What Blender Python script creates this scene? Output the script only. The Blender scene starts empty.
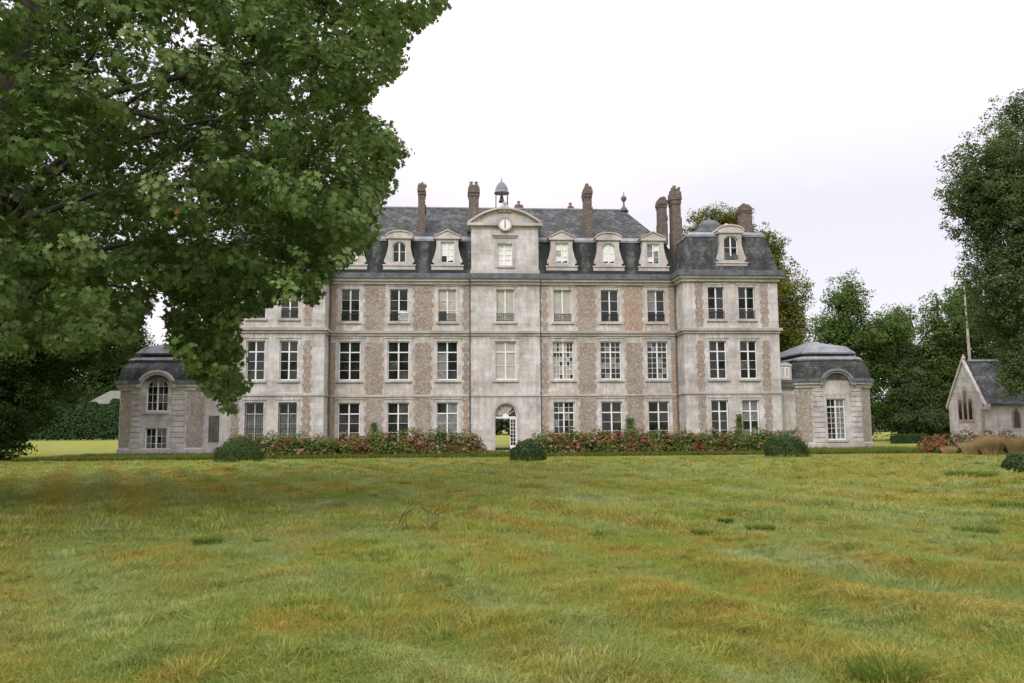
import bpy, math, random
import numpy as np

R = math.radians
random.seed(7)
scn = bpy.context.scene
COL = scn.collection

# ------------------------------------------------------------------ camera
F_PX, PITCH, ROLL, CAM_H = 830.0, 0.1051, 0.0074, 1.65
cam_d = bpy.data.cameras.new('camera')
cam = bpy.data.objects.new('camera', cam_d)
COL.objects.link(cam)
cam.location = (0, 0, CAM_H)
cam_d.sensor_width = 36.0
cam_d.lens = 36.0 * F_PX / 1024.0
cam_d.clip_end = 3000
from mathutils import Matrix, Euler
cam.rotation_euler = (Matrix.Rotation(math.pi / 2 + PITCH, 3, 'X') @ Matrix.Rotation(-ROLL, 3, 'Z')).to_euler()
scn.camera = cam

# ------------------------------------------------------------------ world, sun
SUN_EL, SUN_AZ = R(42), R(205)          # azimuth clockwise from +Y
w = bpy.data.worlds.new('World')
scn.world = w
w.use_nodes = True
nt = w.node_tree
nt.nodes.clear()
out = nt.nodes.new('ShaderNodeOutputWorld')
sky = nt.nodes.new('ShaderNodeTexSky')
sky.sky_type = 'NISHITA'
sky.sun_disc = False
sky.sun_elevation = SUN_EL
sky.sun_rotation = SUN_AZ
bg1 = nt.nodes.new('ShaderNodeBackground')
bg1.inputs[1].default_value = 0.03
hs = nt.nodes.new('ShaderNodeHueSaturation')
hs.inputs['Saturation'].default_value = 0.25
nt.links.new(sky.outputs[0], hs.inputs['Color'])
nt.links.new(hs.outputs[0], bg1.inputs[0])
tc = nt.nodes.new('ShaderNodeTexCoord')
sep = nt.nodes.new('ShaderNodeSeparateXYZ')
nt.links.new(tc.outputs['Generated'], sep.inputs[0])
mr = nt.nodes.new('ShaderNodeMapRange')
mr.inputs['From Min'].default_value = 0.25
mr.inputs['From Max'].default_value = 1.0
mr.inputs['To Min'].default_value = 0.64
mr.inputs['To Max'].default_value = 2.2
nt.links.new(sep.outputs['Z'], mr.inputs['Value'])
mp = nt.nodes.new('ShaderNodeMapping')
mp.inputs['Scale'].default_value = (1.0, 1.0, 2.6)
mp.inputs['Location'].default_value = (0.35, 0.1, 0.4)
nt.links.new(tc.outputs['Generated'], mp.inputs[0])
nz = nt.nodes.new('ShaderNodeTexNoise')
nz.inputs['Scale'].default_value = 1.7
nz.inputs['Detail'].default_value = 4
nz.inputs['Roughness'].default_value = 0.5
nt.links.new(mp.outputs[0], nz.inputs['Vector'])
cr = nt.nodes.new('ShaderNodeValToRGB')
cr.color_ramp.elements[0].position = 0.42
cr.color_ramp.elements[0].color = (0.90, 0.865, 0.95, 1)
cr.color_ramp.elements[1].position = 0.58
cr.color_ramp.elements[1].color = (1.12, 1.02, 1.10, 1)
nt.links.new(nz.outputs['Fac'], cr.inputs[0])
bg2 = nt.nodes.new('ShaderNodeBackground')
nt.links.new(cr.outputs[0], bg2.inputs[0])
nt.links.new(mr.outputs[0], bg2.inputs[1])
ad = nt.nodes.new('ShaderNodeAddShader')
nt.links.new(bg1.outputs[0], ad.inputs[0])
nt.links.new(bg2.outputs[0], ad.inputs[1])
nt.links.new(ad.outputs[0], out.inputs[0])

sun_d = bpy.data.lights.new('sun', 'SUN')
sun_d.energy = 1.5
sun_d.angle = R(18)
sun_d.color = (1.0, 0.96, 0.9)
sun = bpy.data.objects.new('sun', sun_d)
COL.objects.link(sun)
sd = np.array([math.sin(SUN_AZ) * math.cos(SUN_EL), math.cos(SUN_AZ) * math.cos(SUN_EL), math.sin(SUN_EL)])
from mathutils import Vector
sun.rotation_euler = Vector(sd).to_track_quat('Z', 'Y').to_euler()
sun.location = (0, 0, 40)

scn.view_settings.view_transform = 'Standard'
scn.view_settings.look = 'None'
scn.view_settings.exposure = 0.3
scn.view_settings.gamma = 1.0
scn.view_settings.use_curve_mapping = False
scn.cycles.max_bounces = 5
scn.cycles.diffuse_bounces = 3
scn.cycles.transmission_bounces = 3

# ------------------------------------------------------------------ materials
def srgb(r, g, b):
    f = lambda c: (c / 255.0) / 12.92 if c / 255.0 <= .04045 else ((c / 255.0 + .055) / 1.055) ** 2.4
    return (f(r), f(g), f(b), 1)

class NT:
    def __init__(s, name, rough=0.9, spec=0.25):
        m = bpy.data.materials.new(name)
        m.use_nodes = True
        s.m, s.t = m, m.node_tree
        s.t.nodes.clear()
        s.out = s.n('ShaderNodeOutputMaterial')
        s.p = s.n('ShaderNodeBsdfPrincipled')
        s.p.inputs['Roughness'].default_value = rough
        s.p.inputs['Specular IOR Level'].default_value = spec
        s.l(s.p.outputs[0], s.out.inputs[0])
    def n(s, t, **k):
        q = s.t.nodes.new(t)
        for a, b in k.items():
            setattr(q, a, b)
        return q
    def l(s, a, b):
        s.t.links.new(a, b)
    def coords(s, scale=(1, 1, 1), kind='Object', rot=(0, 0, 0)):
        c = s.n('ShaderNodeTexCoord')
        m = s.n('ShaderNodeMapping')
        m.inputs['Scale'].default_value = scale
        m.inputs['Rotation'].default_value = rot
        s.l(c.outputs[kind], m.inputs[0])
        return m.outputs[0]
    def worldpos(s, scale=(1, 1, 1), rot=(0, 0, 0)):
        c = s.n('ShaderNodeNewGeometry')
        m = s.n('ShaderNodeMapping')
        m.inputs['Scale'].default_value = scale
        m.inputs['Rotation'].default_value = rot
        s.l(c.outputs['Position'], m.inputs[0])
        return m.outputs[0]
    def noise(s, vec, scale, detail=4, rough=.55, dist=0):
        q = s.n('ShaderNodeTexNoise')
        q.inputs['Scale'].default_value = scale
        q.inputs['Detail'].default_value = detail
        q.inputs['Roughness'].default_value = rough
        q.inputs['Distortion'].default_value = dist
        s.l(vec, q.inputs['Vector'])
        return q.outputs['Fac']
    def ramp(s, fac, stops):
        q = s.n('ShaderNodeValToRGB')
        e = q.color_ramp.elements
        e[0].position, e[0].color = stops[0]
        e[1].position, e[1].color = stops[-1]
        for p, c in stops[1:-1]:
            x = e.new(p)
            x.color = c
        s.l(fac, q.inputs[0])
        return q.outputs[0]
    def step(s, fac, a, b):
        return s.ramp(fac, [(a, (0, 0, 0, 1)), (b, (1, 1, 1, 1))])
    def mix(s, fac, a, b, mode='MIX'):
        q = s.n('ShaderNodeMix', data_type='RGBA', blend_type=mode)
        for v, i in ((fac, q.inputs[0]), (a, q.inputs[6]), (b, q.inputs[7])):
            if isinstance(v, (int, float)):
                i.default_value = v
            elif isinstance(v, tuple):
                i.default_value = v
            else:
                s.l(v, i)
        return q.outputs[2]
    def math(s, op, a, b=0.0):
        q = s.n('ShaderNodeMath', operation=op)
        for v, i in ((a, q.inputs[0]), (b, q.inputs[1])):
            if isinstance(v, (int, float)):
                i.default_value = v
            else:
                s.l(v, i)
        return q.outputs[0]
    def attr(s, name):
        q = s.n('ShaderNodeAttribute')
        q.attribute_name = name
        return q.outputs['Fac']
    def base(s, c):
        if isinstance(c, tuple):
            s.p.inputs['Base Color'].default_value = c
        else:
            s.l(c, s.p.inputs['Base Color'])
        return s
    def bump(s, h, strength=.3, dist=.02):
        q = s.n('ShaderNodeBump')
        q.inputs['Strength'].default_value = strength
        q.inputs['Distance'].default_value = dist
        s.l(h, q.inputs['Height'])
        s.l(q.outputs[0], s.p.inputs['Normal'])
        return s

def wallvec(t):
    """(x+y, z, 0) so brick courses lie level on walls facing either way"""
    c = t.n('ShaderNodeTexCoord')
    sp = t.n('ShaderNodeSeparateXYZ')
    t.l(c.outputs['Object'], sp.inputs[0])
    cb = t.n('ShaderNodeCombineXYZ')
    t.l(t.math('ADD', sp.outputs[0], t.math('MULTIPLY', sp.outputs[1], 0.83)), cb.inputs[0])
    t.l(sp.outputs[2], cb.inputs[1])
    return cb.outputs[0]

def bricks(t, vec, bw, bh, mortar, off=.5, squash=1):
    q = t.n('ShaderNodeTexBrick')
    q.offset = off
    q.inputs['Scale'].default_value = 1
    q.inputs['Brick Width'].default_value = bw
    q.inputs['Row Height'].default_value = bh
    q.inputs['Mortar Size'].default_value = mortar
    q.inputs['Mortar Smooth'].default_value = .3
    q.inputs['Color1'].default_value = (0, 0, 0, 1)
    q.inputs['Color2'].default_value = (1, 1, 1, 1)
    q.inputs['Mortar'].default_value = (.5, .5, .5, 1)
    t.l(vec, q.inputs['Vector'])
    return q

def stone_mat(name, ca, cb, cc, joints=.35, bw=.95, bh=.36, mort=.012, ochre=.5):
    t = NT(name, .92)
    v = t.coords()
    wv = wallvec(t)
    big = t.noise(v, .55, 6, .62)
    col = t.ramp(big, [(.40, ca), (.48, cb), (.58, cc)])
    col = t.mix(.4, col, t.ramp(t.noise(v, 1.9, 6, .75), [(.42, ca), (.58, cc)]))
    o = t.step(t.noise(t.coords((1, 1, .6)), .8, 6, .7, .6), .48, .58)
    col = t.mix(t.math('MULTIPLY', o, ochre), col, (.47, .33, .18, 1))
    # rain streaks and grey weathering
    st = t.step(t.noise(t.coords((3.2, 3.2, .28)), 1.1, 5, .7), .50, .66)
    col = t.mix(t.math('MULTIPLY', st, .55), col, (.21, .20, .185, 1))
    # runs of dirt hanging from the ledges
    sz = t.n('ShaderNodeSeparateXYZ'); cc_ = t.n('ShaderNodeTexCoord'); t.l(cc_.outputs['Object'], sz.inputs[0])
    z_ = sz.outputs[2]
    near = 0.0
    for lv, ln_ in ((12.5, 1.1), (8.6, 1.3), (4.08, 1.2), (5.15, .7), (9.53, .5)):
        q = t.n('ShaderNodeMapRange'); q.inputs['From Min'].default_value = lv - ln_; q.inputs['From Max'].default_value = lv
        t.l(z_, q.inputs['Value'])
        q2 = t.math('MULTIPLY', q.outputs[0], t.math('LESS_THAN', z_, lv))
        near = q2 if isinstance(near, float) else t.math('MAXIMUM', near, q2)
    run = t.noise(t.coords((5, 5, .25)), 1.0, 4, .7)
    run = t.step(t.math('ADD', run, t.math('MULTIPLY', near, .16)), .56, .66)
    col = t.mix(t.math('MULTIPLY', t.math('MULTIPLY', run, near), .7), col, (.15, .14, .13, 1))
    pk = t.step(t.noise(v, 2.6, 4, .7), .55, .72)
    col = t.mix(t.math('MULTIPLY', pk, .35), col, (.56, .50, .45, 1))
    b = bricks(t, wv, bw, bh, mort)
    col = t.mix(.3, col, t.mix(b.outputs['Color'], (.26, .24, .22, 1), (.68, .66, .63, 1)))
    col = t.mix(t.math('MULTIPLY', b.outputs['Fac'], joints), col, (.16, .14, .12, 1))
    fine = t.noise(v, 14, 4, .8)
    col = t.mix(.25, col, t.ramp(fine, [(.3, (.12, .11, .10, 1)), (.7, (.66, .62, .56, 1))]), 'MIX')
    t.base(col)
    t.bump(t.math('SUBTRACT', fine, t.math('MULTIPLY', b.outputs['Fac'], 1.2)), .35, .02)
    return t.m

def brick_mat(name, ca, cb, cc, grey=.5, pale=1.0):
    t = NT(name, .95)
    wv = wallvec(t)
    b = bricks(t, wv, .24, .085, .012)
    v = t.coords()
    pat = t.noise(v, .9, 5, .7)
    c1 = t.ramp(t.noise(v, 5.5, 4, .85), [(.36, ca), (.5, cb), (.63, cc)])
    col = t.mix(t.math('MULTIPLY', t.step(pat, .44, .58), grey), c1, (.34 * pale, .31 * pale, .29 * pale, 1))
    col = t.mix(.35, col, t.mix(b.outputs['Color'], ca, cc))
    col = t.mix(t.math('MULTIPLY', b.outputs['Fac'], .6 * pale), col, (.42, .38, .32, 1))
    rd = t.step(t.noise(v, 1.7, 6, .8), .53, .62)
    col = t.mix(t.math('MULTIPLY', rd, .38 * pale), col, (.34, .18, .115, 1))
    sp = t.step(t.noise(v, 5.5, 4, .8), .54, .64)
    col = t.mix(t.math('MULTIPLY', sp, .6 * pale), col, (.56, .50, .43, 1))
    t.base(col)
    t.bump(t.noise(v, 16, 3, .8), .5, .03)
    return t.m

def slate_mat(name, moss=.4, k=1.0, zscale=.16, runs=False):
    t = NT(name, .8, .2)
    wv = wallvec(t)
    b = bricks(t, wv, .24, zscale, .012)
    v = t.coords()
    n1 = t.noise(v, 1.3, 7, .75)
    c = lambda a: (a * k * .95, a * k, a * k * 1.04, 1)
    col = t.ramp(n1, [(.40, c(.035)), (.5, c(.085)), (.60, c(.21))])
    col = t.mix(.25, col, t.mix(b.outputs['Color'], c(.03), c(.27)))
    st = t.step(t.noise(t.coords((2.2, 2.2, .25)), 1, 5, .7), .46, .58)
    col = t.mix(t.math('MULTIPLY', st, .65), col, c(.03))
    ms = t.step(t.noise(v, .75, 7, .8, .5), .50, .58)
    col = t.mix(t.math('MULTIPLY', ms, moss), col, (.026, .036, .016, 1))
    lc = t.step(t.noise(v, 4.5, 5, .85), .55, .64)
    col = t.mix(t.math('MULTIPLY', lc, .6), col, (.30 * k, .30 * k, .26 * k, 1))
    col = t.mix(t.math('MULTIPLY', b.outputs['Fac'], .6), col, (.02, .02, .022, 1))
    if runs:   # black-green moss runs down the slate on both sides of every dormer
        cx_ = t.n('ShaderNodeTexCoord'); sx = t.n('ShaderNodeSeparateXYZ'); t.l(cx_.outputs['Object'], sx.inputs[0])
        u = t.math('ADD', t.math('ABSOLUTE', sx.outputs[0]), t.math('MULTIPLY', t.math('SUBTRACT', t.noise(v, 1.6, 4, .7), .5), .9))
        fr = t.math('FRACT', t.math('DIVIDE', t.math('SUBTRACT', u, .755), 3.605))
        d_ = t.math('ABSOLUTE', t.math('SUBTRACT', fr, .0))
        d_ = t.math('ABSOLUTE', t.math('SUBTRACT', t.math('ABSOLUTE', t.math('SUBTRACT', fr, .5)), .5))
        # d_ = 0 on a dormer axis, .5 midway
        dk = t.ramp(d_, [(.24, (1, 1, 1, 1)), (.39, (.95, .95, .95, 1)), (.45, (.0, .0, .0, 1))])
        col = t.mix(t.math('MULTIPLY', dk, .85), col, (.012, .018, .012, 1))
    t.base(col)
    t.bump(t.math('SUBTRACT', 1, b.outputs['Fac']), .4, .02)
    return t.m

def plain(name, col, rough=.8, var=.25, scale=3.0, spec=.3, metal=0):
    t = NT(name, rough, spec)
    v = t.coords()
    d = tuple(c * (1 - var) for c in col[:3]) + (1,)
    u = tuple(min(1, c * (1 + var)) for c in col[:3]) + (1,)
    t.base(t.ramp(t.noise(v, scale, 5, .7), [(.32, d), (.68, u)]))
    t.p.inputs['Metallic'].default_value = metal
    return t.m

def leaf_mat(name, dark, mid, light, scale=.35, trans=.3, gloss=.45, tint=None):
    t = NT(name, .75, .12)
    r = t.attr('rnd')
    v = t.worldpos()
    n = t.noise(v, scale, 3, .6)
    f = t.math('ADD', t.math('MULTIPLY', r, .55), t.math('MULTIPLY', n, .6))
    stops = [(.2, dark), (.55, mid), (.92, light)]
    col = t.ramp(f, stops)
    if tint:
        k = t.step(t.noise(v, tint[1], 3, .6), tint[2], tint[2] + .12)
        col = t.mix(t.math('MULTIPLY', k, tint[3]), col, tint[0])
    t.base(col)
    tr = t.n('ShaderNodeBsdfTranslucent')
    t.l(t.mix(.5, col, (.12, .2, .02, 1)), tr.inputs[0])
    mx = t.n('ShaderNodeMixShader')
    mx.inputs[0].default_value = trans
    t.l(t.p.outputs[0], mx.inputs[1])
    t.l(tr.outputs[0], mx.inputs[2])
    t.l(mx.outputs[0], t.out.inputs[0])
    return t.m

def grass_color(t, blade):
    p = t.worldpos()
    # mown swaths: lines running away to the left, slightly wandering
    sp = t.n('ShaderNodeSeparateXYZ')
    t.l(p, sp.inputs[0])
    s = t.math('ADD', t.math('MULTIPLY', sp.outputs[0], .89), t.math('MULTIPLY', sp.outputs[1], .45))
    s = t.math('ADD', s, t.math('MULTIPLY', t.noise(p, .22, 3, .5), 2.6))
    sw = t.math('SINE', t.math('MULTIPLY', s, 3.3))
    sw = t.math('ADD', t.math('MULTIPLY', sw, .5), .5)
    sw = t.math('MULTIPLY', sw, t.step(t.noise(p, .11, 2, .5), .40, .56))
    big = t.noise(p, .16, 4, .6)
    med = t.noise(p, 1.7, 6, .78)
    med2 = t.noise(t.worldpos((1, 1, 1), (0, 0, .7)), .75, 6, .78, .4)
    green, yel, pale = (.145, .235, .028, 1), (.29, .31, .036, 1), (.33, .40, .22, 1)
    rust, dark = (.42, .26, .045, 1), (.085, .15, .018, 1)
    col = t.ramp(t.math('ADD', t.math('MULTIPLY', big, .55), t.math('MULTIPLY', med, .45)),
                 [(.38, green), (.5, (.225, .285, .033, 1)), (.62, yel)])
    pl = t.step(t.noise(t.worldpos((1, .35, 1), (0, 0, -.2)), .5, 5, .7), .52, .66)
    col = t.mix(t.math('MULTIPLY', pl, .65), col, pale)
    col = t.mix(t.math('MULTIPLY', t.math('SUBTRACT', 1.0, sw), t.math('MULTIPLY', t.step(t.noise(p, .3, 3, .6), .42, .58), .35)), col, pale)
    rs = t.step(med2, .52, .64)
    rs = t.math('MAXIMUM', t.math('MULTIPLY', rs, .7), t.math('MULTIPLY', t.math('MULTIPLY', sw, t.step(med, .40, .52)), .75))
    col = t.mix(rs, col, rust)
    dk = t.step(t.noise(p, 3.4, 5, .75), .53, .62)
    col = t.mix(t.math('MULTIPLY', dk, .6), col, dark)
    if blade:
        r = t.attr('rnd')
        col = t.mix(.6, col, t.mix(t.step(r, .0, 1.0), t.mix(.45, col, (.035, .06, .01, 1), 'MIX'), t.mix(.5, col, (.46, .46, .17, 1))))
    else:
        col = t.mix(.35, col, (.05, .07, .012, 1))  # ground colour darkened to stand in for shade among the blades
    return col

STONE = stone_mat('weathered_limestone', (.19, .185, .19, 1), (.49, .46, .425, 1), (.78, .76, .74, 1), ochre=.7)
STONE2 = stone_mat('pale_ashlar', (.26, .255, .27, 1), (.52, .50, .50, 1), (.76, .75, .76, 1), .3, 1.1, .4, .014, .3)
TRIM = stone_mat('moulded_stone', (.22, .215, .21, 1), (.42, .40, .37, 1), (.58, .56, .54, 1), .12, 1.3, 2.0, .01, .35)
SURR = stone_mat('dressed_stone', (.30, .29, .28, 1), (.58, .555, .52, 1), (.80, .78, .76, 1), .3, .6, .36, .012, .45)
MOSSY = stone_mat('lichened_stone', (.14, .15, .10, 1), (.24, .235, .19, 1), (.34, .32, .27, 1), .1, 1.3, 2.0, .01, .2)
BRICK = brick_mat('flint_and_brick', (.09, .068, .058, 1), (.205, .16, .135, 1), (.36, .31, .27, 1), .6)
FLINT = brick_mat('grey_flint_panel', (.13, .115, .095, 1), (.24, .21, .175, 1), (.38, .34, .29, 1), .75)
BRICK_O = brick_mat('orange_brick', (.17, .095, .065, 1), (.30, .19, .13, 1), (.44, .34, .26, 1), .4)
CHIM = brick_mat('chimney_brick', (.045, .032, .028, 1), (.085, .066, .055, 1), (.16, .13, .11, 1), .6, .3)
SLATE = slate_mat('mossy_slate', .6, .74)
SLATE2 = slate_mat('dome_slate', .7, .6, .13)
SLATE_D = slate_mat('dark_mansard_slate', .4, .60, .16, True)
SLATE_P = slate_mat('pavilion_slate', .45, .72)
SLATE_CH = slate_mat('chapel_slate', .4, .7, .2)
ZINC = plain('weathered_zinc', (.10, .108, .12, 1), .65, .5, 1.6, .3)
ZINC_L = plain('pale_zinc', (.19, .20, .22, 1), .65, .35, 1.8, .3)
WHITE = plain('white_paint', (.72, .72, .70, 1), .6, .1, 5)
SHUT = plain('pale_shutter_board', (.40, .385, .345, 1), .7, .18, 2.5)
WASH = plain('whitewashed_glass', (.33, .31, .27, 1), .5, .4, 3.5)
CURT = plain('net_curtain', (.17, .175, .175, 1), .3, .5, 4.5, .5)
DIM = plain('dim_room_seen_in_glass', (.055, .055, .045, 1), .12, .7, 1.6, .5)
IRON = plain('dark_iron', (.035, .04, .042, 1), .6, .3, 6)
PIPE = plain('grey_downpipe', (.13, .12, .11, 1), .6, .35, 3)
PLASTER = plain('passage_plaster', (.16, .13, .10, 1), .9, .3, 1.2)
BRONZE = plain('bell_bronze', (.06, .04, .03, 1), .5, .2, 3)
TARP = plain('orange_tarpaulin', (.75, .22, .03, 1), .6, .15, 2)
TERRA = plain('terracotta_pot', (.26, .20, .17, 1), .8, .3, 6)
def glass_mat():
    t = NT('dark_window_glass', .06, .5)
    v = t.coords()
    t.base(t.ramp(t.noise(v, .7, 3, .6), [(.35, (.006, .009, .009, 1)), (.6, (.018, .022, .02, 1)), (.75, (.05, .05, .045, 1))]))
    return t.m
GLASS = glass_mat()
BARK = plain('bark', (.045, .04, .032, 1), .95, .5, 5)
BARK_P = plain('pale_bark', (.26, .24, .20, 1), .95, .3, 2)

# ------------------------------------------------------------------ mesh building
def tag(o, label=None, cat=None, group=None, kind=None):
    if label: o['label'] = label
    if cat: o['category'] = cat
    if group: o['group'] = group
    if kind: o['kind'] = kind
    return o

def empty(name, loc, rz=0):
    o = bpy.data.objects.new(name, None)
    o.empty_display_size = .3
    o.location = loc
    o.rotation_euler = (0, 0, rz)
    COL.objects.link(o)
    return o

class MB:
    def __init__(s):
        s.v, s.f, s.mi = [], [], []
    def add(s, vs, fs, mi=0):
        b = len(s.v)
        s.v += [tuple(p) for p in vs]
        s.f += [tuple(b + i for i in q) for q in fs]
        s.mi += [mi] * len(fs)
        return s
    def box(s, x0, x1, y0, y1, z0, z1, mi=0):
        vs = [(x0, y0, z0), (x1, y0, z0), (x1, y1, z0), (x0, y1, z0), (x0, y0, z1), (x1, y0, z1), (x1, y1, z1), (x0, y1, z1)]
        return s.add(vs, [(0, 3, 2, 1), (4, 5, 6, 7), (0, 1, 5, 4), (1, 2, 6, 5), (2, 3, 7, 6), (3, 0, 4, 7)], mi)
    def prism(s, pts, y0, y1, mi=0):
        """polygon in x,z (counter-clockwise seen from -y) extruded along y"""
        n = len(pts)
        vs = [(x, y0, z) for x, z in pts] + [(x, y1, z) for x, z in pts]
        fs = [tuple(range(n)), tuple(range(2 * n - 1, n - 1, -1))]
        fs += [(i, i + n, (i + 1) % n + n, (i + 1) % n) for i in range(n)]
        return s.add(vs, fs, mi)
    def tube(s, pts, rad, n=8, mi=0):
        pts = [np.array(p, float) for p in pts]
        if not hasattr(rad, '__len__'): rad = [rad] * len(pts)
        b = len(s.v)
        for i, p in enumerate(pts):
            d = pts[min(i + 1, len(pts) - 1)] - pts[max(i - 1, 0)]
            d /= np.linalg.norm(d) + 1e-9
            up = np.array([0, 0, 1.]) if abs(d[2]) < .9 else np.array([1., 0, 0])
            a = np.cross(d, up); a /= np.linalg.norm(a)
            c = np.cross(d, a)
            for k in range(n):
                th = 2 * math.pi * k / n
                s.v.append(tuple(p + rad[i] * (math.cos(th) * a + math.sin(th) * c)))
        for i in range(len(pts) - 1):
            for k in range(n):
                s.f.append((b + i * n + k, b + i * n + (k + 1) % n, b + (i + 1) * n + (k + 1) % n, b + (i + 1) * n + k))
                s.mi.append(mi)
        s.f.append(tuple(b + k for k in range(n))[::-1]); s.mi.append(mi)
        e = b + (len(pts) - 1) * n
        s.f.append(tuple(e + k for k in range(n))); s.mi.append(mi)
        return s
    def lathe(s, c, prof, n=16, mi=0, ax='z'):
        b = len(s.v)
        for r, h in prof:
            for k in range(n):
                th = 2 * math.pi * k / n
                if ax == 'z': s.v.append((c[0] + r * math.cos(th), c[1] + r * math.sin(th), c[2] + h))
                else: s.v.append((c[0] + r * math.cos(th), c[1] + h, c[2] + r * math.sin(th)))
        for i in range(len(prof) - 1):
            for k in range(n):
                s.f.append((b + i * n + k, b + i * n + (k + 1) % n, b + (i + 1) * n + (k + 1) % n, b + (i + 1) * n + k))
                s.mi.append(mi)
        s.f.append(tuple(b + k for k in range(n))[::-1]); s.mi.append(mi)
        e = b + (len(prof) - 1) * n
        s.f.append(tuple(e + k for k in range(n))); s.mi.append(mi)
        return s
    def rings(s, rings, closed_top=True, mi=0):
        """loft between equal-length closed rings of points"""
        b = len(s.v); n = len(rings[0])
        for r in rings: s.v += [tuple(p) for p in r]
        for i in range(len(rings) - 1):
            for k in range(n):
                s.f.append((b + i * n + k, b + i * n + (k + 1) % n, b + (i + 1) * n + (k + 1) % n, b + (i + 1) * n + k))
                s.mi.append(mi)
        if closed_top:
            e = b + (len(rings) - 1) * n
            s.f.append(tuple(e + k for k in range(n))); s.mi.append(mi)
        return s
    def wall(s, x0, x1, z0, z1, y, ops, depth=.28):
        """front skin at y with real rectangular openings and reveals going back"""
        xs = sorted({x0, x1} | {o[0] for o in ops} | {o[1] for o in ops})
        zs = sorted({z0, z1} | {o[2] for o in ops} | {o[3] for o in ops})
        for i in range(len(xs) - 1):
            for j in range(len(zs) - 1):
                cx, cz = (xs[i] + xs[i + 1]) / 2, (zs[j] + zs[j + 1]) / 2
                if any(o[0] < cx < o[1] and o[2] < cz < o[3] for o in ops): continue
                s.add([(xs[i], y, zs[j]), (xs[i + 1], y, zs[j]), (xs[i + 1], y, zs[j + 1]), (xs[i], y, zs[j + 1])], [(0, 1, 2, 3)])
        for a, b, c, d in ops:
            q = y + depth
            s.add([(a, y, c), (a, q, c), (a, q, d), (a, y, d)], [(0, 1, 2, 3)])
            s.add([(b, y, c), (b, q, c), (b, q, d), (b, y, d)], [(3, 2, 1, 0)])
            s.add([(a, y, d), (b, y, d), (b, q, d), (a, q, d)], [(0, 3, 2, 1)])
            s.add([(a, y, c), (b, y, c), (b, q, c), (a, q, c)], [(0, 1, 2, 3)])
        return s
    def build(s, name, mats, parent=None, bevel=0, smooth=False):
        me = bpy.data.meshes.new(name)
        me.from_pydata(s.v, [], s.f)
        if not isinstance(mats, (list, tuple)): mats = [mats]
        for m in mats: me.materials.append(m)
        me.polygons.foreach_set('material_index', s.mi)
        if smooth: me.polygons.foreach_set('use_smooth', [True] * len(s.f))
        me.update()
        o = bpy.data.objects.new(name, me)
        COL.objects.link(o)
        if parent: o.parent = parent
        if bevel:
            b = o.modifiers.new('bevel', 'BEVEL'); b.width = bevel; b.segments = 2; b.limit_method = 'ANGLE'
        return o

def fast_mesh(name, verts, faces, rnd, mat, parent=None):
    """verts (V,3); faces (F,k) with one k; rnd (F,)"""
    me = bpy.data.meshes.new(name)
    nf, k = faces.shape
    me.vertices.add(len(verts)); me.vertices.foreach_set('co', verts.astype(np.float32).ravel())
    me.loops.add(nf * k); me.loops.foreach_set('vertex_index', faces.astype(np.int32).ravel())
    me.polygons.add(nf)
    me.polygons.foreach_set('loop_start', (np.arange(nf) * k).astype(np.int32))
    me.update(calc_edges=True)
    a = me.attributes.new('rnd', 'FLOAT', 'FACE')
    a.data.foreach_set('value', rnd.astype(np.float32))
    for m in (mat if isinstance(mat, (list, tuple)) else [mat]): me.materials.append(m)
    o = bpy.data.objects.new(name, me)
    COL.objects.link(o)
    if parent: o.parent = parent
    return o

# leaf templates: (verts in leaf plane + lift, triangles)
KITE = (np.array([[0, -.5, 0], [.36, .05, .10], [0, .5, 0], [-.36, .05, .10]]), np.array([[0, 1, 2], [0, 2, 3]]))
LOBED = (np.array([[0, -.45, 0], [.18, -.22, .03], [.52, -.12, .10], [.27, .10, .03], [.42, .42, .08], [.13, .26, .0], [0, .62, -.04],
                   [-.13, .26, .0], [-.42, .42, .08], [-.27, .10, .03], [-.52, -.12, .10], [-.18, -.22, .03]]),
         np.array([[0, 1, 3], [1, 2, 3], [0, 3, 5], [3, 4, 5], [0, 5, 7], [5, 6, 7], [0, 7, 9], [7, 8, 9], [0, 9, 11], [9, 10, 11]]))

def leaves(name, c, nrm, size, rng, mat, parent=None, tmpl=KITE, rnd=None):
    n = len(c)
    nrm = nrm / (np.linalg.norm(nrm, axis=1, keepdims=True) + 1e-9)
    t = rng.normal(size=(n, 3)); t[:, 2] -= .5
    a = np.cross(nrm, t); a /= np.linalg.norm(a, axis=1, keepdims=True) + 1e-9
    b = np.cross(nrm, a)
    T, Fc = tmpl
    if not hasattr(size, '__len__'): size = size * rng.uniform(.65, 1.25, n)
    V = c[:, None, :] + size[:, None, None] * (T[None, :, 0, None] * a[:, None] + T[None, :, 1, None] * b[:, None] + T[None, :, 2, None] * nrm[:, None])
    k = len(T)
    Fa = (np.arange(n) * k)[:, None, None] + Fc[None]
    if rnd is None: rnd = rng.uniform(0, 1, n)
    return fast_mesh(name, V.reshape(-1, 3), Fa.reshape(-1, 3), np.repeat(rnd, len(Fc)), mat, parent)

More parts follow.
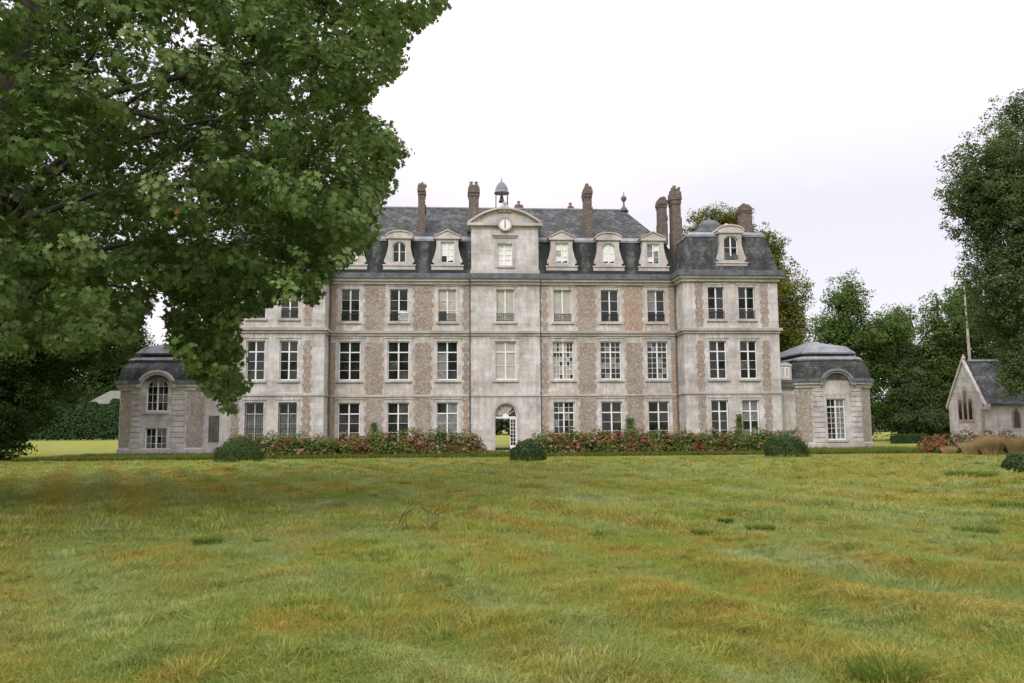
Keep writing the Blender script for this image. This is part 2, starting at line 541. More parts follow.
def clump_leaves(rng, cen, cr, per, outdir, flat=.7, up=.8, out=.6, rand=.7):
    """cen (M,3) clump centres -> leaf centres and normals"""
    M = len(cen)
    d = rng.normal(size=(M, per, 3)); d /= np.linalg.norm(d, axis=2, keepdims=True)
    rr = cr[:, None, None] * rng.uniform(.25, 1, (M, per, 1)) ** .5
    off = d * rr; off[..., 2] *= flat
    c = cen[:, None] + off
    nr = d * .6 + outdir[:, None] * out + np.array([0, 0, up]) + rng.normal(size=(M, per, 3)) * rand
    r = np.clip(rng.uniform(0, 1, (M, 1)) * .45 + rng.uniform(0, 1, (M, per)) * .55, 0, 1)
    return c.reshape(-1, 3), nr.reshape(-1, 3), r.reshape(-1)

def blob_clumps(rng, blobs, n, depth=.35, rough=.22):
    """clump centres through the outer part of ellipsoid blobs (cx,cy,cz,rx,ry,rz)"""
    B = np.array(blobs, float)
    area = (B[:, 3] * B[:, 4] * B[:, 5]) ** (2 / 3)
    idx = rng.choice(len(B), n, p=area / area.sum())
    d = rng.normal(size=(n, 3)); d /= np.linalg.norm(d, axis=1, keepdims=True)
    ph = rng.uniform(0, 6.28, (len(B), 3))[idx]
    wob = 1 + rough * (np.sin(d[:, 0] * 5 + ph[:, 0]) * np.sin(d[:, 1] * 5 + ph[:, 1]) + .6 * np.sin(d[:, 2] * 8 + ph[:, 2]))
    rad = wob * (1 - depth * rng.uniform(0, 1, n) ** 1.6)
    return B[idx, :3] + d * B[idx, 3:] * rad[:, None], d

def tree(name, label, base, blobs, nclump, per, cr, leaf, mat, seed, trunk_r=.3, group=None, bark=None, depth=.4, limbs=8, cat='tree', lean=(0, 0), rough=.22):
    rng = np.random.default_rng(seed)
    base = np.array(base, float)
    root = empty(name, tuple(base))
    tag(root, label, cat, group)
    B = np.array(blobs, float)
    top = B[:, 2].max()
    m = MB()
    zs = np.linspace(0, top, 7)
    path = [(lean[0] * (z / top) ** 1.5 + .12 * math.sin(z * .8 + seed), lean[1] * (z / top) ** 1.5 + .1 * math.sin(z * .6), z) for z in zs]
    m.tube([(0, 0, -.3)] + path, [trunk_r * 1.35] + [max(trunk_r * (1 - .8 * z / top), .03) for z in zs], 10)
    for i in range(limbs):
        b = B[i % len(B)]
        h = rng.uniform(.3, .85) * top
        p0 = np.array([lean[0] * (h / top) ** 1.5, lean[1] * (h / top) ** 1.5, h])
        d = rng.normal(size=3); d /= np.linalg.norm(d)
        p2 = b[:3] + d * b[3:6] * .75
        p2[2] = max(p2[2], h * .8)
        p1 = (p0 + p2) / 2 + np.array([0, 0, .25])
        m.tube([p0, p1, p2], [trunk_r * .4, trunk_r * .25, trunk_r * .08], 6)
    m.build('trunk', bark or BARK, root, smooth=True)
    cen, d = blob_clumps(rng, B, nclump, depth, rough)
    c, nr, r = clump_leaves(rng, cen, cr * rng.uniform(.6, 1.35, nclump), per, d)
    c[:, 2] = np.maximum(c[:, 2], .08)
    leaves('crown', c, nr, leaf, rng, mat, root, KITE, r)
    return root

# ------------------------------------------------------------------ projection helper for planning sizes
def at(px, py, Y):
    u, v = px - 512, 341.5 - py
    c, s = math.cos(ROLL), math.sin(ROLL)
    u, v = u * c + v * s, -u * s + v * c
    c, s = math.cos(PITCH), math.sin(PITCH)
    d = (u, F_PX * c - v * s, F_PX * s + v * c)
    t = Y / d[1]
    return np.array([d[0] * t, Y, CAM_H + d[2] * t])

# ------------------------------------------------------------------ the ground
_r = np.random.default_rng(3)
_W = []
for lam, amp, n in ((9, .035, 4), (3.2, .028, 5), (1.3, .016, 7), (.6, .007, 8)):
    for i in range(n):
        th = _r.uniform(0, 6.28)
        L = lam * _r.uniform(.75, 1.3)
        _W.append((math.cos(th) * 6.283 / L, math.sin(th) * 6.283 / L, _r.uniform(0, 6.28), amp / math.sqrt(n)))
def gh(x, y):
    h = 0
    for a, b, p, m in _W: h = h + m * np.sin(a * x + b * y + p)
    s = .89 * x + .45 * y + 1.3 * np.sin(.21 * x + .1 * y) 
    h = h + .045 * np.sin(s * 3.3) * (np.sin(.13 * x - .09 * y + .6) > -.1)
    fade = np.clip((46 - y) / 8, 0, 1) * np.clip((75 - np.abs(x)) / 10, 0, 1)
    return h * fade * np.clip((y + 20) / 5, 0, 1)

gx = np.concatenate([[-1500, -700, -350, -180, -120, -90, -75], np.arange(-60, -28, 1.0), np.arange(-28, 28, .16), np.arange(28, 61, 1.0), [75, 90, 120, 180, 350, 700, 1500]])
gy = np.concatenate([[-300, -120, -50, -20, -10], np.arange(-5, 4, 1.0), np.arange(4, 30, .12), np.arange(30, 50, .3), np.arange(50, 80, 3), [90, 110, 140, 200, 350, 700, 1500]])
X, Yg = np.meshgrid(gx, gy)
Z = gh(X, Yg)
V = np.stack([X, Yg, Z], -1).reshape(-1, 3)
nx, ny = len(gx), len(gy)
i0 = (np.arange(ny - 1)[:, None] * nx + np.arange(nx - 1)[None]).ravel()
Fq = np.stack([i0, i0 + 1, i0 + nx + 1, i0 + nx], 1)
t = NT('meadow_ground', .95, .1)
t.base(grass_color(t, False))
pp = t.worldpos()
t.bump(t.math('ADD', t.noise(pp, 9, 5, .8), t.math('MULTIPLY', t.noise(t.worldpos((1, .4, 1)), 2.6, 4, .7), 1.2)), 1.0, .10)
gr = fast_mesh('lawn', V, Fq, np.zeros(len(Fq)), t.m)
tag(gr, 'rough mown lawn of green, yellow and rusty grass', kind='structure')

t = NT('grass_blade', .7, .12)
_c = grass_color(t, True)
t.base(_c)
_tr = t.n('ShaderNodeBsdfTranslucent'); t.l(_c, _tr.inputs[0])
_mx = t.n('ShaderNodeMixShader'); _mx.inputs[0].default_value = .3
t.l(t.p.outputs[0], _mx.inputs[1]); t.l(_tr.outputs[0], _mx.inputs[2]); t.l(_mx.outputs[0], t.out.inputs[0])
BLADE = t.m

def blades(name, x, y, h, wd, lean, rng, mat, z=None, parent=None, rnd=None):
    n = len(x)
    z = gh(x, y) if z is None else z
    th = rng.uniform(0, 6.283, n)
    a = np.stack([np.cos(th), np.sin(th), np.zeros(n)], 1)
    ln = rng.normal(size=(n, 2)) * lean[:, None] if lean.ndim == 1 else lean
    p = np.stack([x, y, z - .01], 1)
    L = np.concatenate([ln, np.zeros((n, 1))], 1)
    up = np.array([0, 0, 1.])
    hh = h[:, None]
    m1 = p + hh * .55 * up + L * hh * .35
    tp = p + hh * np.clip(1 - .35 * np.linalg.norm(ln, axis=1)[:, None], .25, 1) * up + L * hh * 1.0
    w2 = wd[:, None] * a * .5
    V = np.stack([p - w2, p + w2, m1 - w2 * .8, m1 + w2 * .8, tp], 1).reshape(-1, 3)
    b = (np.arange(n) * 5)[:, None, None]
    Fa = (b + np.array([[0, 1, 3], [0, 3, 2], [2, 3, 4]])[None]).reshape(-1, 3)
    if rnd is None: rnd = rng.uniform(0, 1, n)
    return fast_mesh(name, V, Fa, np.repeat(rnd, 3), mat, parent)

rng = np.random.default_rng(11)
def scatter(n, y0, y1, power=1.0):
    u = rng.uniform(0, 1, n)
    y = y0 * (y1 / y0) ** (u ** power)
    x = rng.uniform(-1, 1, n) * (.66 * y + 1.2)
    return x, y
# three belts of blades, shorter on screen but larger in the distance
GX, GY, GH, GW, GL = [], [], [], [], []
for n, y0, y1, h, wd, cl in ((420000, 4.8, 14, .07, .0045, 0), (260000, 13, 30, .075, .0095, 0), (150000, 28, 50, .08, .022, 0)):
    x, y = scatter(n, y0, y1)
    hh = h * rng.uniform(.4, 1.4, n) * (1 + .6 * np.clip(np.sin(x * 1.9 + np.sin(y * 1.3) * 2) * np.sin(y * 1.7 + np.sin(x * 1.1) * 2), 0, 1))
    ww = wd * rng.uniform(.6, 1.4, n)
    dirn = np.stack([.55 + .5 * np.sin(x * .5 + y * .3), -.35 + .5 * np.cos(x * .37 - y * .45)], 1)
    ll = dirn * rng.uniform(.0, .9, (n, 1)) + rng.normal(size=(n, 2)) * .7
    GX.append(x); GY.append(y); GH.append(hh); GW.append(ww); GL.append(ll)
# tussocks
for n, y0, y1, h, per, rad in ((900, 5, 16, .105, 90, .11), (2600, 14, 46, .16, 55, .2)):
    cx, cy = scatter(n * 3, y0, y1)
    sv = .89 * cx + .45 * cy + 1.3 * np.sin(.21 * cx + .1 * cy)
    pr_ = np.where(np.sin(sv * 3.3) > .35, 1.0, np.where(cy < 14, .5, .08))
    kk = rng.uniform(0, 1, len(cx)) < pr_
    cx, cy = cx[kk][:n], cy[kk][:n]; n = len(cx)
    sz = rng.uniform(.5, 1.5, n)
    dr = rng.normal(size=(n, 1, 2)) * .6
    th = rng.uniform(0, 6.283, (n, per)); rr = rng.uniform(0, 1, (n, per)) ** .6 * rad * sz[:, None]
    x = (cx[:, None] + np.cos(th) * rr); y = (cy[:, None] + np.sin(th) * rr)
    hh = h * sz[:, None] * rng.uniform(.5, 1.15, (n, per))
    ll = np.stack([np.cos(th), np.sin(th)], 2) * .55 + dr + rng.normal(size=(n, per, 2)) * .3
    ww = np.repeat((.0035 + .0005 * cy)[:, None], per, 1)
    GX.append(x.ravel()); GY.append(y.ravel()); GH.append(hh.ravel()); GW.append(ww.ravel()); GL.append(ll.reshape(-1, 2))
x, y, h, wd, ln = [np.concatenate(q) for q in (GX, GY, GH, GW, GL)]
k = y < 49.5
g = blades('grass', x[k], y[k], h[k], wd[k], ln[k], rng, BLADE)
tag(g, 'rough tufted grass covering the lawn in green, straw and rust', 'grass', kind='stuff')

# ------------------------------------------------------------------ the chateau
A_ROT, XC, Y0 = 0.0705, -0.4925, 62.0
def L2W(x, y, z=0):
    c, s = math.cos(A_ROT), math.sin(A_ROT)
    return np.array([XC + x * c - y * s, Y0 + x * s + y * c, z])
CH = empty('chateau', (XC, Y0, 0), A_ROT)
tag(CH, 'long pale stone and brick chateau with slate mansard roof, clock gable and domed end pavilions', 'chateau')
def part(mb, name, mat, **k): return mb.build(name, mat, CH, **k)

W1, W2, W3 = 4.355, 7.97, 11.56
PA, PB = 15.6, 17.92
arch_pts = lambda cx, r, zs, n=14, a0=0, a1=math.pi: [(cx + r * math.cos(a0 + (a1 - a0) * i / n), zs + r * math.sin(a0 + (a1 - a0) * i / n)) for i in range(n + 1)]

def spandrels(mb, cx, hw, zs, ztop, y0, y1, mi=0):
    """fill the corners between a half-round (or flatter) arch and its rectangular opening"""
    rise = ztop - zs
    n = 10
    for s in (-1, 1):
        for i in range(n):
            a, b = math.pi / 2 * i / n, math.pi / 2 * (i + 1) / n
            xa, za = cx + s * hw * math.cos(a), zs + rise * math.sin(a)
            xb, zb = cx + s * hw * math.cos(b), zs + rise * math.sin(b)
            if abs(xa - xb) < 1e-5: continue
            pts = [(xa, za), (xb, zb), (xb, ztop), (xa, ztop)]
            if s < 0: pts = pts[::-1]
            pts = pts[::-1] if s > 0 else pts[::-1]
            mb.prism(pts, y0, y1, mi)

def window(cx, z0, z1, w, yf, cols=2, rows=3, transom=True, pane=None, arch=0, rail=False, grille=False, sill=True, tcols=None, trows=1, seed=0, label=None, frame=.075, tfrac=.28, depth=.2, parent=None):
    """a window: frame and glazing bars, with panes, sill, railing as its pieces"""
    rg = random.Random(seed * 13 + 5)
    parent = parent or CH
    x0, x1 = cx - w / 2, cx + w / 2
    y0, y1 = yf + depth - .05, yf + depth + .03
    m = MB()
    m.box(x0, x0 + frame, y0, y1, z0, z1)
    m.box(x1 - frame, x1, y0, y1, z0, z1)
    m.box(x0 + frame, x1 - frame, y0, y1, z0, z0 + frame * 1.1)
    if not arch: m.box(x0 + frame, x1 - frame, y0, y1, z1 - frame, z1)
    zb, zt = z0 + frame * 1.1, z1 - (0 if arch else frame)
    zm = zt
    if transom:
        zm = z1 - (z1 - z0) * tfrac
        m.box(x0 + frame, x1 - frame, y0 - .012, y1, zm - .04, zm + .045)
    m.box(cx - .05, cx + .05, y0 - .02, y1, zb, zt)
    bar = .026
    P = MB()
    def field(xa, xb, za, zc, nc, nr, top):
        for i in range(1, nc):
            q = xa + (xb - xa) * i / nc
            m.box(q - bar / 2, q + bar / 2, y0 + .01, y1 - .01, za, zc)
        for j in range(1, nr):
            q = za + (zc - za) * j / nr
            m.box(xa, xb, y0 + .014, y1 - .014, q - bar / 2, q + bar / 2)
        for i in range(nc):
            for j in range(nr):
                a, b = xa + (xb - xa) * i / nc, xa + (xb - xa) * (i + 1) / nc
                c, d = za + (zc - za) * j / nr, za + (zc - za) * (j + 1) / nr
                t1, t2 = rg.uniform(-.02, .02), rg.uniform(-.02, .02)
                yy = y0 + .045
                k = pane(xa < cx, i, j, top, rg) if pane else 0
                P.add([(a, yy + t1, c), (b, yy - t1, c), (b, yy - t1 + t2, d), (a, yy + t1 + t2, d)], [(0, 1, 2, 3)], k)
    hc = max(1, cols // 2)
    for xa, xb in ((x0 + frame, cx - .05), (cx + .05, x1 - frame)):
        field(xa, xb, zb, (zm - .04) if transom else zt, hc, rows, False)
        if transom: field(xa, xb, zm + .045, zt, hc, trows, True)
    if arch:
        r = w / 2
        prev = None
        for p in arch_pts(cx, r, z1 - arch, 16):
            p = (p[0], z1 - arch + (p[1] - (z1 - arch)) * arch / r)
            q = (cx + (p[0] - cx) * (1 - frame / r), z1 - arch + (p[1] - (z1 - arch)) * (1 - frame / arch))
            if prev: m.prism([prev[0], prev[1], q, p][::-1], y0, y1)
            prev = (p, q)
    W = m.build('window', WHITE, parent)
    if label: W['label'] = label
    P.build('pane', [GLASS, SHUT, WASH, CURT, WHITE, DIM], W)
    if sill: MB().box(x0 - .14, x1 + .14, yf - .11, yf + depth - .05, z0 - .16, z0 - .004).build('sill', TRIM, W)
    if rail:
        r = MB()
        r.box(x0 + .01, x1 - .01, yf + .03, yf + .07, z0 + .56, z0 + .62)
        r.box(x0 + .01, x1 - .01, yf + .035, yf + .065, z0 + .06, z0 + .10)
        n = 9
        for i in range(n):
            q = x0 + .06 + (w - .12) * i / (n - 1)
            r.box(q - .012, q + .012, yf + .04, yf + .06, z0 + .10, z0 + .56)
        for i in range(4):
            q = x0 + .06 + (w - .12) * (i + .5) / 4
            r.tube([(q - .13, yf + .05, z0 + .2), (q, yf + .05, z0 + .45), (q + .13, yf + .05, z0 + .2)], .012, 5)
        r.build('railing', IRON, W)
    if grille:
        r = MB()
        n = 9
        for i in range(n):
            q = x0 + .03 + (w - .06) * i / (n - 1)
            r.box(q - .016, q + .016, yf - .02, yf + .012, z0 + .02, z1 - .02)
        for q in (z0 + .15, z0 + (z1 - z0) * .36, z0 + (z1 - z0) * .7, z1 - .2):
            r.box(x0 - .02, x1 + .02, yf - .05, yf - .022, q - .02, q + .02)
        r.build('grille', IRON, W)
    return W

# --- window tables: (x, z0, z1, width, kwargs)
dark = lambda left, i, j, top, rg: 0 if rg.random() < .86 else 5
shut = lambda left, i, j, top, rg: 1
def p_l3_mid(left, i, j, top, rg): return 3 if (left and not top) else (0 if rg.random() < .8 else 3)
def p_grnd_l3(left, i, j, top, rg): return (3 if rg.random() < .55 else 0) if not top else (0 if left else 3)
def p_wash(left, i, j, top, rg):
    return 0 if rg.random() < (.5 if top else .34) else 2
def p_small(left, i, j, top, rg): return 0 if rg.random() < .82 else 3
def p_curt(left, i, j, top, rg): return 3 if not top else 0
def p_top_l3(left, i, j, top, rg): return 1 if (not left or j == 2) else (2 if j == 1 else 0)
def p_sky_spot(left, i, j, top, rg): return 4 if (not left and j == 0) else 0  # white panes painted in for bright sky showing through the room
def p_mixr(left, i, j, top, rg): return 3 if (left and j == 2) else (0 if rg.random() < .7 else 3)

mainw = []
G0, G1, M0, M1, T0, T1 = .72, 3.66, 5.31, 8.2, 9.69, 12.14
gw = {-W3: dict(pane=dark), -W2: dict(pane=dark), -W1: dict(pane=p_grnd_l3), W1: dict(pane=p_small, cols=4, rows=4, trows=2), W2: dict(pane=dark), W3: dict(pane=dark)}
mw = {-W3: dict(pane=dark), -W2: dict(pane=dark), -W1: dict(pane=p_l3_mid), 0: dict(pane=shut, rows=2), W1: dict(pane=p_wash, cols=6, rows=6, trows=2), W2: dict(pane=p_small, cols=4, rows=5, trows=2), W3: dict(pane=p_small, cols=4, rows=5, trows=2)}
tw = {-W3: dict(pane=dark), -W2: dict(pane=p_sky_spot), -W1: dict(pane=p_top_l3), 0: dict(pane=shut, rows=1), W1: dict(pane=shut, rows=1), W2: dict(pane=dark), W3: dict(pane=p_mixr)}
sd_ = 0
for tab, z0, z1, ww in ((gw, G0, G1, 1.6), (mw, M0, M1, 1.6), (tw, T0, T1, 1.36)):
    for xx, kw in tab.items():
        sd_ += 1
        kw = dict(kw)
        if tab is tw: kw.update(rail=True, transom=False, frame=.05)
        mainw.append((xx, z0, z1, ww))
        window(xx, z0, z1, ww, -.10 if xx == 0 else 0, seed=sd_, **kw)

# --- main walls
ops = [(x - w_ / 2, x + w_ / 2, a, b) for x, a, b, w_ in mainw]
DX0, DX1, DZ = -.86, .83, 3.57
side_l = [o for o in ops if o[1] < -2.6]
side_r = [o for o in ops if o[0] > 2.6]
mid_o = [o for o in ops if abs(o[0] + o[1]) < .5] + [(DX0, DX1, .02, DZ)]
m = MB()
m.wall(-13.2, -2.6, -.2, 13.0, 0, side_l)
m.wall(2.6, 13.2, -.2, 13.0, 0, side_r)
# rear, ends and inner skins (back door opening for the passage through the house)
BX0, BX1 = -.6, 1.9
m.wall(-13.2, 13.2, -.2, 13.0, 12.0, [(BX0, BX1, .02, 3.0)], .3)
m.add([(-13.2, 0, -.2), (-13.2, 12, -.2), (-13.2, 12, 13), (-13.2, 0, 13)], [(0, 1, 2, 3)])
m.add([(13.2, 0, -.2), (13.2, 12, -.2), (13.2, 12, 13), (13.2, 0, 13)], [(0, 1, 2, 3)])
part(m, 'wall', STONE)
m = MB()
m.wall(-2.6, 2.6, -.2, 13.0, -.10, mid_o, .38)
m.add([(-2.6, -.10, -.2), (-2.6, 0, -.2), (-2.6, 0, 13), (-2.6, -.10, 13)], [(0, 1, 2, 3)])
m.add([(2.6, -.10, -.2), (2.6, 0, -.2), (2.6, 0, 13), (2.6, -.10, 13)], [(0, 1, 2, 3)])
spandrels(m, (DX0 + DX1) / 2, (DX1 - DX0) / 2, 2.72, DZ, -.10, .12)
part(m, 'central_bay_wall', STONE2)
# passage through the house
m = MB()
m.box(-1.7, 2.4, .29, 11.99, -.1, .03)
m.box(-1.7, 2.4, .29, 11.99, 3.6, 3.7)
m.box(-1.8, -1.7, .29, 11.99, -.1, 3.7)
m.box(2.4, 2.5, .29, 11.99, -.1, 3.7)
part(m, 'passage', PLASTER)

# --- door
m = MB()
cxd = (DX0 + DX1) / 2
m.box(DX0, DX0 + .07, .1, .2, .03, 2.72)
m.box(DX1 - .07, DX1, .1, .2, .03, 2.72)
m.box(DX0 + .07, DX1 - .07, .08, .2, 2.44, 2.58)
prev = None
for p in arch_pts(cxd, .845, 2.72, 18):
    q = (cxd + (p[0] - cxd) * .9, 2.72 + (p[1] - 2.72) * .9)
    if prev: m.prism([prev[0], prev[1], q, p][::-1], .1, .2)
    prev = (p, q)
for i in range(1, 6):
    a = math.pi * i / 6
    m.tube([(cxd + .2 * math.cos(a), .15, 2.6 + .2 * math.sin(a)), (cxd + .8 * math.cos(a), .15, 2.66 + .8 * math.sin(a))], .018, 5)
m.lathe((cxd, .15, 2.58), [(.22, -.02), (.22, .02)], 16, ax='y')
D = part(m, 'door', WHITE)
fan = MB()
pts = arch_pts(cxd, .76, 2.7, 16)
fan.add([(cxd, .16, 2.58)] + [(x_, .16, z_) for x_, z_ in pts], [(0, i + 1, i + 2) for i in range(4)], 0)
fan.add([(cxd, .16, 2.58)] + [(x_, .16, z_) for x_, z_ in pts], [(0, i + 1, i + 2) for i in range(4, len(pts) - 1)], 2)
fan.build('fanlight_pane', [GLASS, SHUT, WASH], D)
lf = MB()
lx0, lx1 = .30, DX1 - .07
lf.box(lx0, lx0 + .05, .1, .16, .05, 2.44); lf.box(lx1 - .05, lx1, .1, .16, .05, 2.44)
lf.box(lx0 + .05, lx1 - .05, .1, .16, .05, .45); lf.box(lx0 + .05, lx1 - .05, .1, .16, 2.36, 2.44)
lf.box((lx0 + lx1) / 2 - .015, (lx0 + lx1) / 2 + .015, .11, .15, .45, 2.36)
for j in range(1, 7): lf.box(lx0 + .05, lx1 - .05, .112, .148, .45 + 1.91 * j / 7 - .014, .45 + 1.91 * j / 7 + .014)
lf.add([(lx0, .13, .45), (lx1, .13, .45), (lx1, .13, 2.36), (lx0, .13, 2.36)], [(0, 1, 2, 3)], 1)
lfo = lf.build('door_leaf', [WHITE, GLASS], D)
MB().box(lx0 + .012, lx0 + .04, .06, .1, 1.1, 1.22).build('door_handle', IRON, D)
# hood mould round the door arch, doorstep
m = MB()
prev = None
for p in arch_pts(cxd, 1.04, 2.72, 18):
    q = (cxd + (p[0] - cxd) * .845 / 1.04, 2.72 + (p[1] - 2.72) * .845 / 1.04)
    if prev: m.prism([prev[0], prev[1], q, p][::-1], -.15, -.102)
    prev = (p, q)
m.box(DX0 - .2, DX0, -.145, -.102, .1, 2.72); m.box(DX1, DX1 + .2, -.145, -.102, .1, 2.72)
part(m, 'door_surround', TRIM)
part(MB().box(-1.3, 1.3, -.75, -.102, -.1, .1), 'doorstep', TRIM, bevel=.02)

# --- side pavilions of the main block (project 2 m)
for s in (-1, 1):
    xa, xb = sorted((s * 13.1, s * 20.3))
    oo = []
    for k, (z0, z1, ww) in enumerate(((G0, G1, 1.28), (M0 - .1, M1 - .15, 1.3), (T0 - .05, T1 - .06, 1.24))):
        for xx in (PA, PB):
            sd_ += 1
            oo.append((s * xx - ww / 2, s * xx + ww / 2, z0, z1))
            pn = p_curt if (s < 0 and k == 0) else (dark if k != 0 or s < 0 else p_mixr if xx == PB else dark)
            window(s * xx, z0, z1, ww, -2, seed=sd_, pane=dark if k else pn, transom=k < 2, frame=.05 if k == 2 else .075, rail=k == 2, grille=(s < 0 and k == 0))
    m = MB()
    m.wall(xa, xb, -.2, 13.0, -2, oo)
    for xx in (xa, xb): m.add([(xx, -2, -.2), (xx, 13.5, -.2), (xx, 13.5, 13), (xx, -2, 13)], [(0, 1, 2, 3)])
    m.add([(xa, 13.5, -.2), (xb, 13.5, -.2), (xb, 13.5, 13), (xa, 13.5, 13)], [(0, 1, 2, 3)])
    part(m, 'pavilion_wall', STONE2)
    # plinth, strings, cornice wrap three sides
    def wrap(z0, z1, o, mat, nm, mb=None):
        q = MB()
        q.box(xa - o, xb + o, -2 - o, -2.002, z0, z1)
        q.box(xa - o, xa - .002, -2.002, 13.5, z0, z1)
        q.box(xb + .002, xb + o, -2.002, 13.5, z0, z1)
        part(q, nm, mat)
    wrap(-.1, .55, .07, TRIM, 'plinth')
    wrap(4.12, 4.30, .07, TRIM, 'string_course')
    wrap(8.60, 8.78, .10, TRIM, 'string_course')
    wrap(8.782, 8.98, .22, MOSSY, 'string_course')
    wrap(12.48, 12.72, .16, TRIM, 'cornice')
    wrap(12.722, 12.88, .34, TRIM, 'cornice')
    wrap(12.882, 13.28, .46, ZINC, 'gutter')

# --- courses of the main front
m = MB(); m.box(-13.09, -2.6, -.06, -.002, -.1, .5); m.box(2.6, 13.09, -.06, -.002, -.1, .5); part(m, 'plinth', TRIM)
for z0, z1, o, mat, nm in ((4.08, 4.24, .06, TRIM, 'string_course'), (8.62, 8.80, .09, TRIM, 'string_course'), (8.802, 8.98, .2, MOSSY, 'string_course'),
                           (12.5, 12.72, .15, TRIM, 'cornice'), (12.722, 12.9, .32, TRIM, 'cornice'), (12.902, 13.3, .44, ZINC, 'gutter')):
    m = MB()
    m.box(-13.09, -2.6, -o, -.002, z0, z1); m.box(2.6, 13.09, -o, -.002, z0, z1)
    m.box(-2.598, 2.598, -o - .1, -.102, z0, z1)
    part(m, nm, mat)

# --- toothed brick panels
def brick_panel(xc, hw, z0, z1, y, mat=BRICK, tooth=.11):
    m = MB()
    n = max(2, round((z1 - z0) / .34))
    for i in range(n):
        a, b = z0 + (z1 - z0) * i / n, z0 + (z1 - z0) * (i + 1) / n
        e = (tooth if i % 2 else 0) + random.uniform(-.02, .03)
        e2 = (tooth if i % 2 else 0) + random.uniform(-.02, .03)
        m.box(xc - hw - e, xc + hw + e2, y - .012, y - .001, a, b)
    o = part(m, 'brick_panel', mat)
    if mat is BRICK_O: o['label'] = 'more orange brick infill panel'
for s in (-1, 1):
    for (a, b) in ((W1, W2), (W2, W3)):
        c = s * (a + b) / 2
        brick_panel(c, .58, .5, 4.07, 0, BRICK)
        brick_panel(c, .58, 4.26, 8.1, 0, BRICK)
        brick_panel(c, .66, 9.0, 12.48, 0, BRICK_O if (s > 0 and a == W2) else BRICK)
    for z0, z1 in ((.5, 4.07), (4.26, 8.1), (9.0, 12.48)):
        brick_panel(s * 2.98, .16, z0, z1, 0, BRICK_O if z0 == .5 else BRICK, .09)
        brick_panel(s * 12.78, .16, z0, z1, 0, BRICK_O, .09)
        zz0, zz1 = z0 + .06, z1 - .05
        brick_panel(s * 14.3, .24, zz0, zz1, -2, BRICK, .08)
        brick_panel(s * 19.25, .24, zz0, zz1, -2, BRICK, .08)

# --- raised stone surrounds
def surround(cx, z0, z1, w_, y, t_=.24, o=.025):
    m = MB()
    a, b = cx - w_ / 2, cx + w_ / 2
    m.box(a - t_, a - .001, y - o, y - .001, z0 - .16, z1 + t_)
    m.box(b + .001, b + t_, y - o, y - .001, z0 - .16, z1 + t_)
    m.box(a - .001, b + .001, y - o, y - .001, z1 + .001, z1 + t_)
    m.box(a - t_ - .03, b + t_ + .03, y - o - .05, y - .001, z1 + t_ + .002, z1 + t_ + .09)
    part(m, 'window_surround', SURR)
for x_, a, b, w_ in mainw: surround(x_, a, b, w_, -.10 if x_ == 0 else 0)
for s in (-1, 1):
    for xx in (PA, PB):
        for z0, z1, ww in ((G0, G1, 1.28), (M0 - .1, M1 - .15, 1.3), (T0 - .05, T1 - .06, 1.24)): surround(s * xx, z0, z1, ww, -2, .16)

# --- downpipes
for x_, y_, in ((-12.98, -.12), (12.98, -.12), (-2.68, -.14), (2.66, -.08)):
    m = MB()
    m.tube([(x_, y_ - .35, 12.9), (x_, y_, 12.2), (x_, y_, 9.05), (x_, y_ - .2, 8.9), (x_, y_ - .2, 8.7), (x_, y_, 8.5), (x_, y_, .2)], .055 if x_ != 2.66 else .03, 8)
    for z in (2, 4.3, 6.5, 8.3, 10.5, 12): m.box(x_ - .085, x_ + .085, y_ - .07, y_ + .02, z, z + .06)
    part(m, 'downpipe', PIPE)

# --- roofs
def rect(x0, x1, y0, y1, ins, z): return [(x0 + ins, y0 + ins, z), (x1 - ins, y0 + ins, z), (x1 - ins, y1 - ins, z), (x0 + ins, y1 - ins, z)]
R_MAIN = (-13.5, 13.5, -.05, 12.05)
m = MB()
m.rings([rect(*R_MAIN, i, z) for i, z in ((-.12, 13.25), (.1, 13.7), (.3, 14.4), (.62, 15.4), (.95, 16.1))], False)
a = rect(*R_MAIN, .95, 16.1)
RX, RZ = 10.5, 20.0
m.mi = [1] * len(m.mi)
m.add(a + [(-RX, 6, RZ), (RX, 6, RZ)], [(0, 1, 5, 4), (1, 2, 5), (2, 3, 4, 5), (3, 0, 4)])
roof = part(m, 'roof', [SLATE, SLATE_D])
m = MB()
o_, i_ = rect(*R_MAIN, .84, 16.0), rect(*R_MAIN, 1.25, 16.46)
m.rings([o_, rect(*R_MAIN, .84, 16.16), rect(*R_MAIN, .93, 16.2), rect(*R_MAIN, 1.2, 16.44), i_], False)
m.tube([(-RX, 6, RZ), (RX, 6, RZ)], .11, 8)
m.build('zinc_flashing', ZINC_L, roof)
for s in (-1, 1):
    MB().lathe((s * RX, 6, RZ), [(.42, -.15), (.25, .15), (.1, .35), (.06, .7), (.2, .85), (.26, 1.05), (.14, 1.22), (.04, 1.3), (.03, 1.6)], 12).build('finial', ZINC, roof, smooth=True)
proofs = []
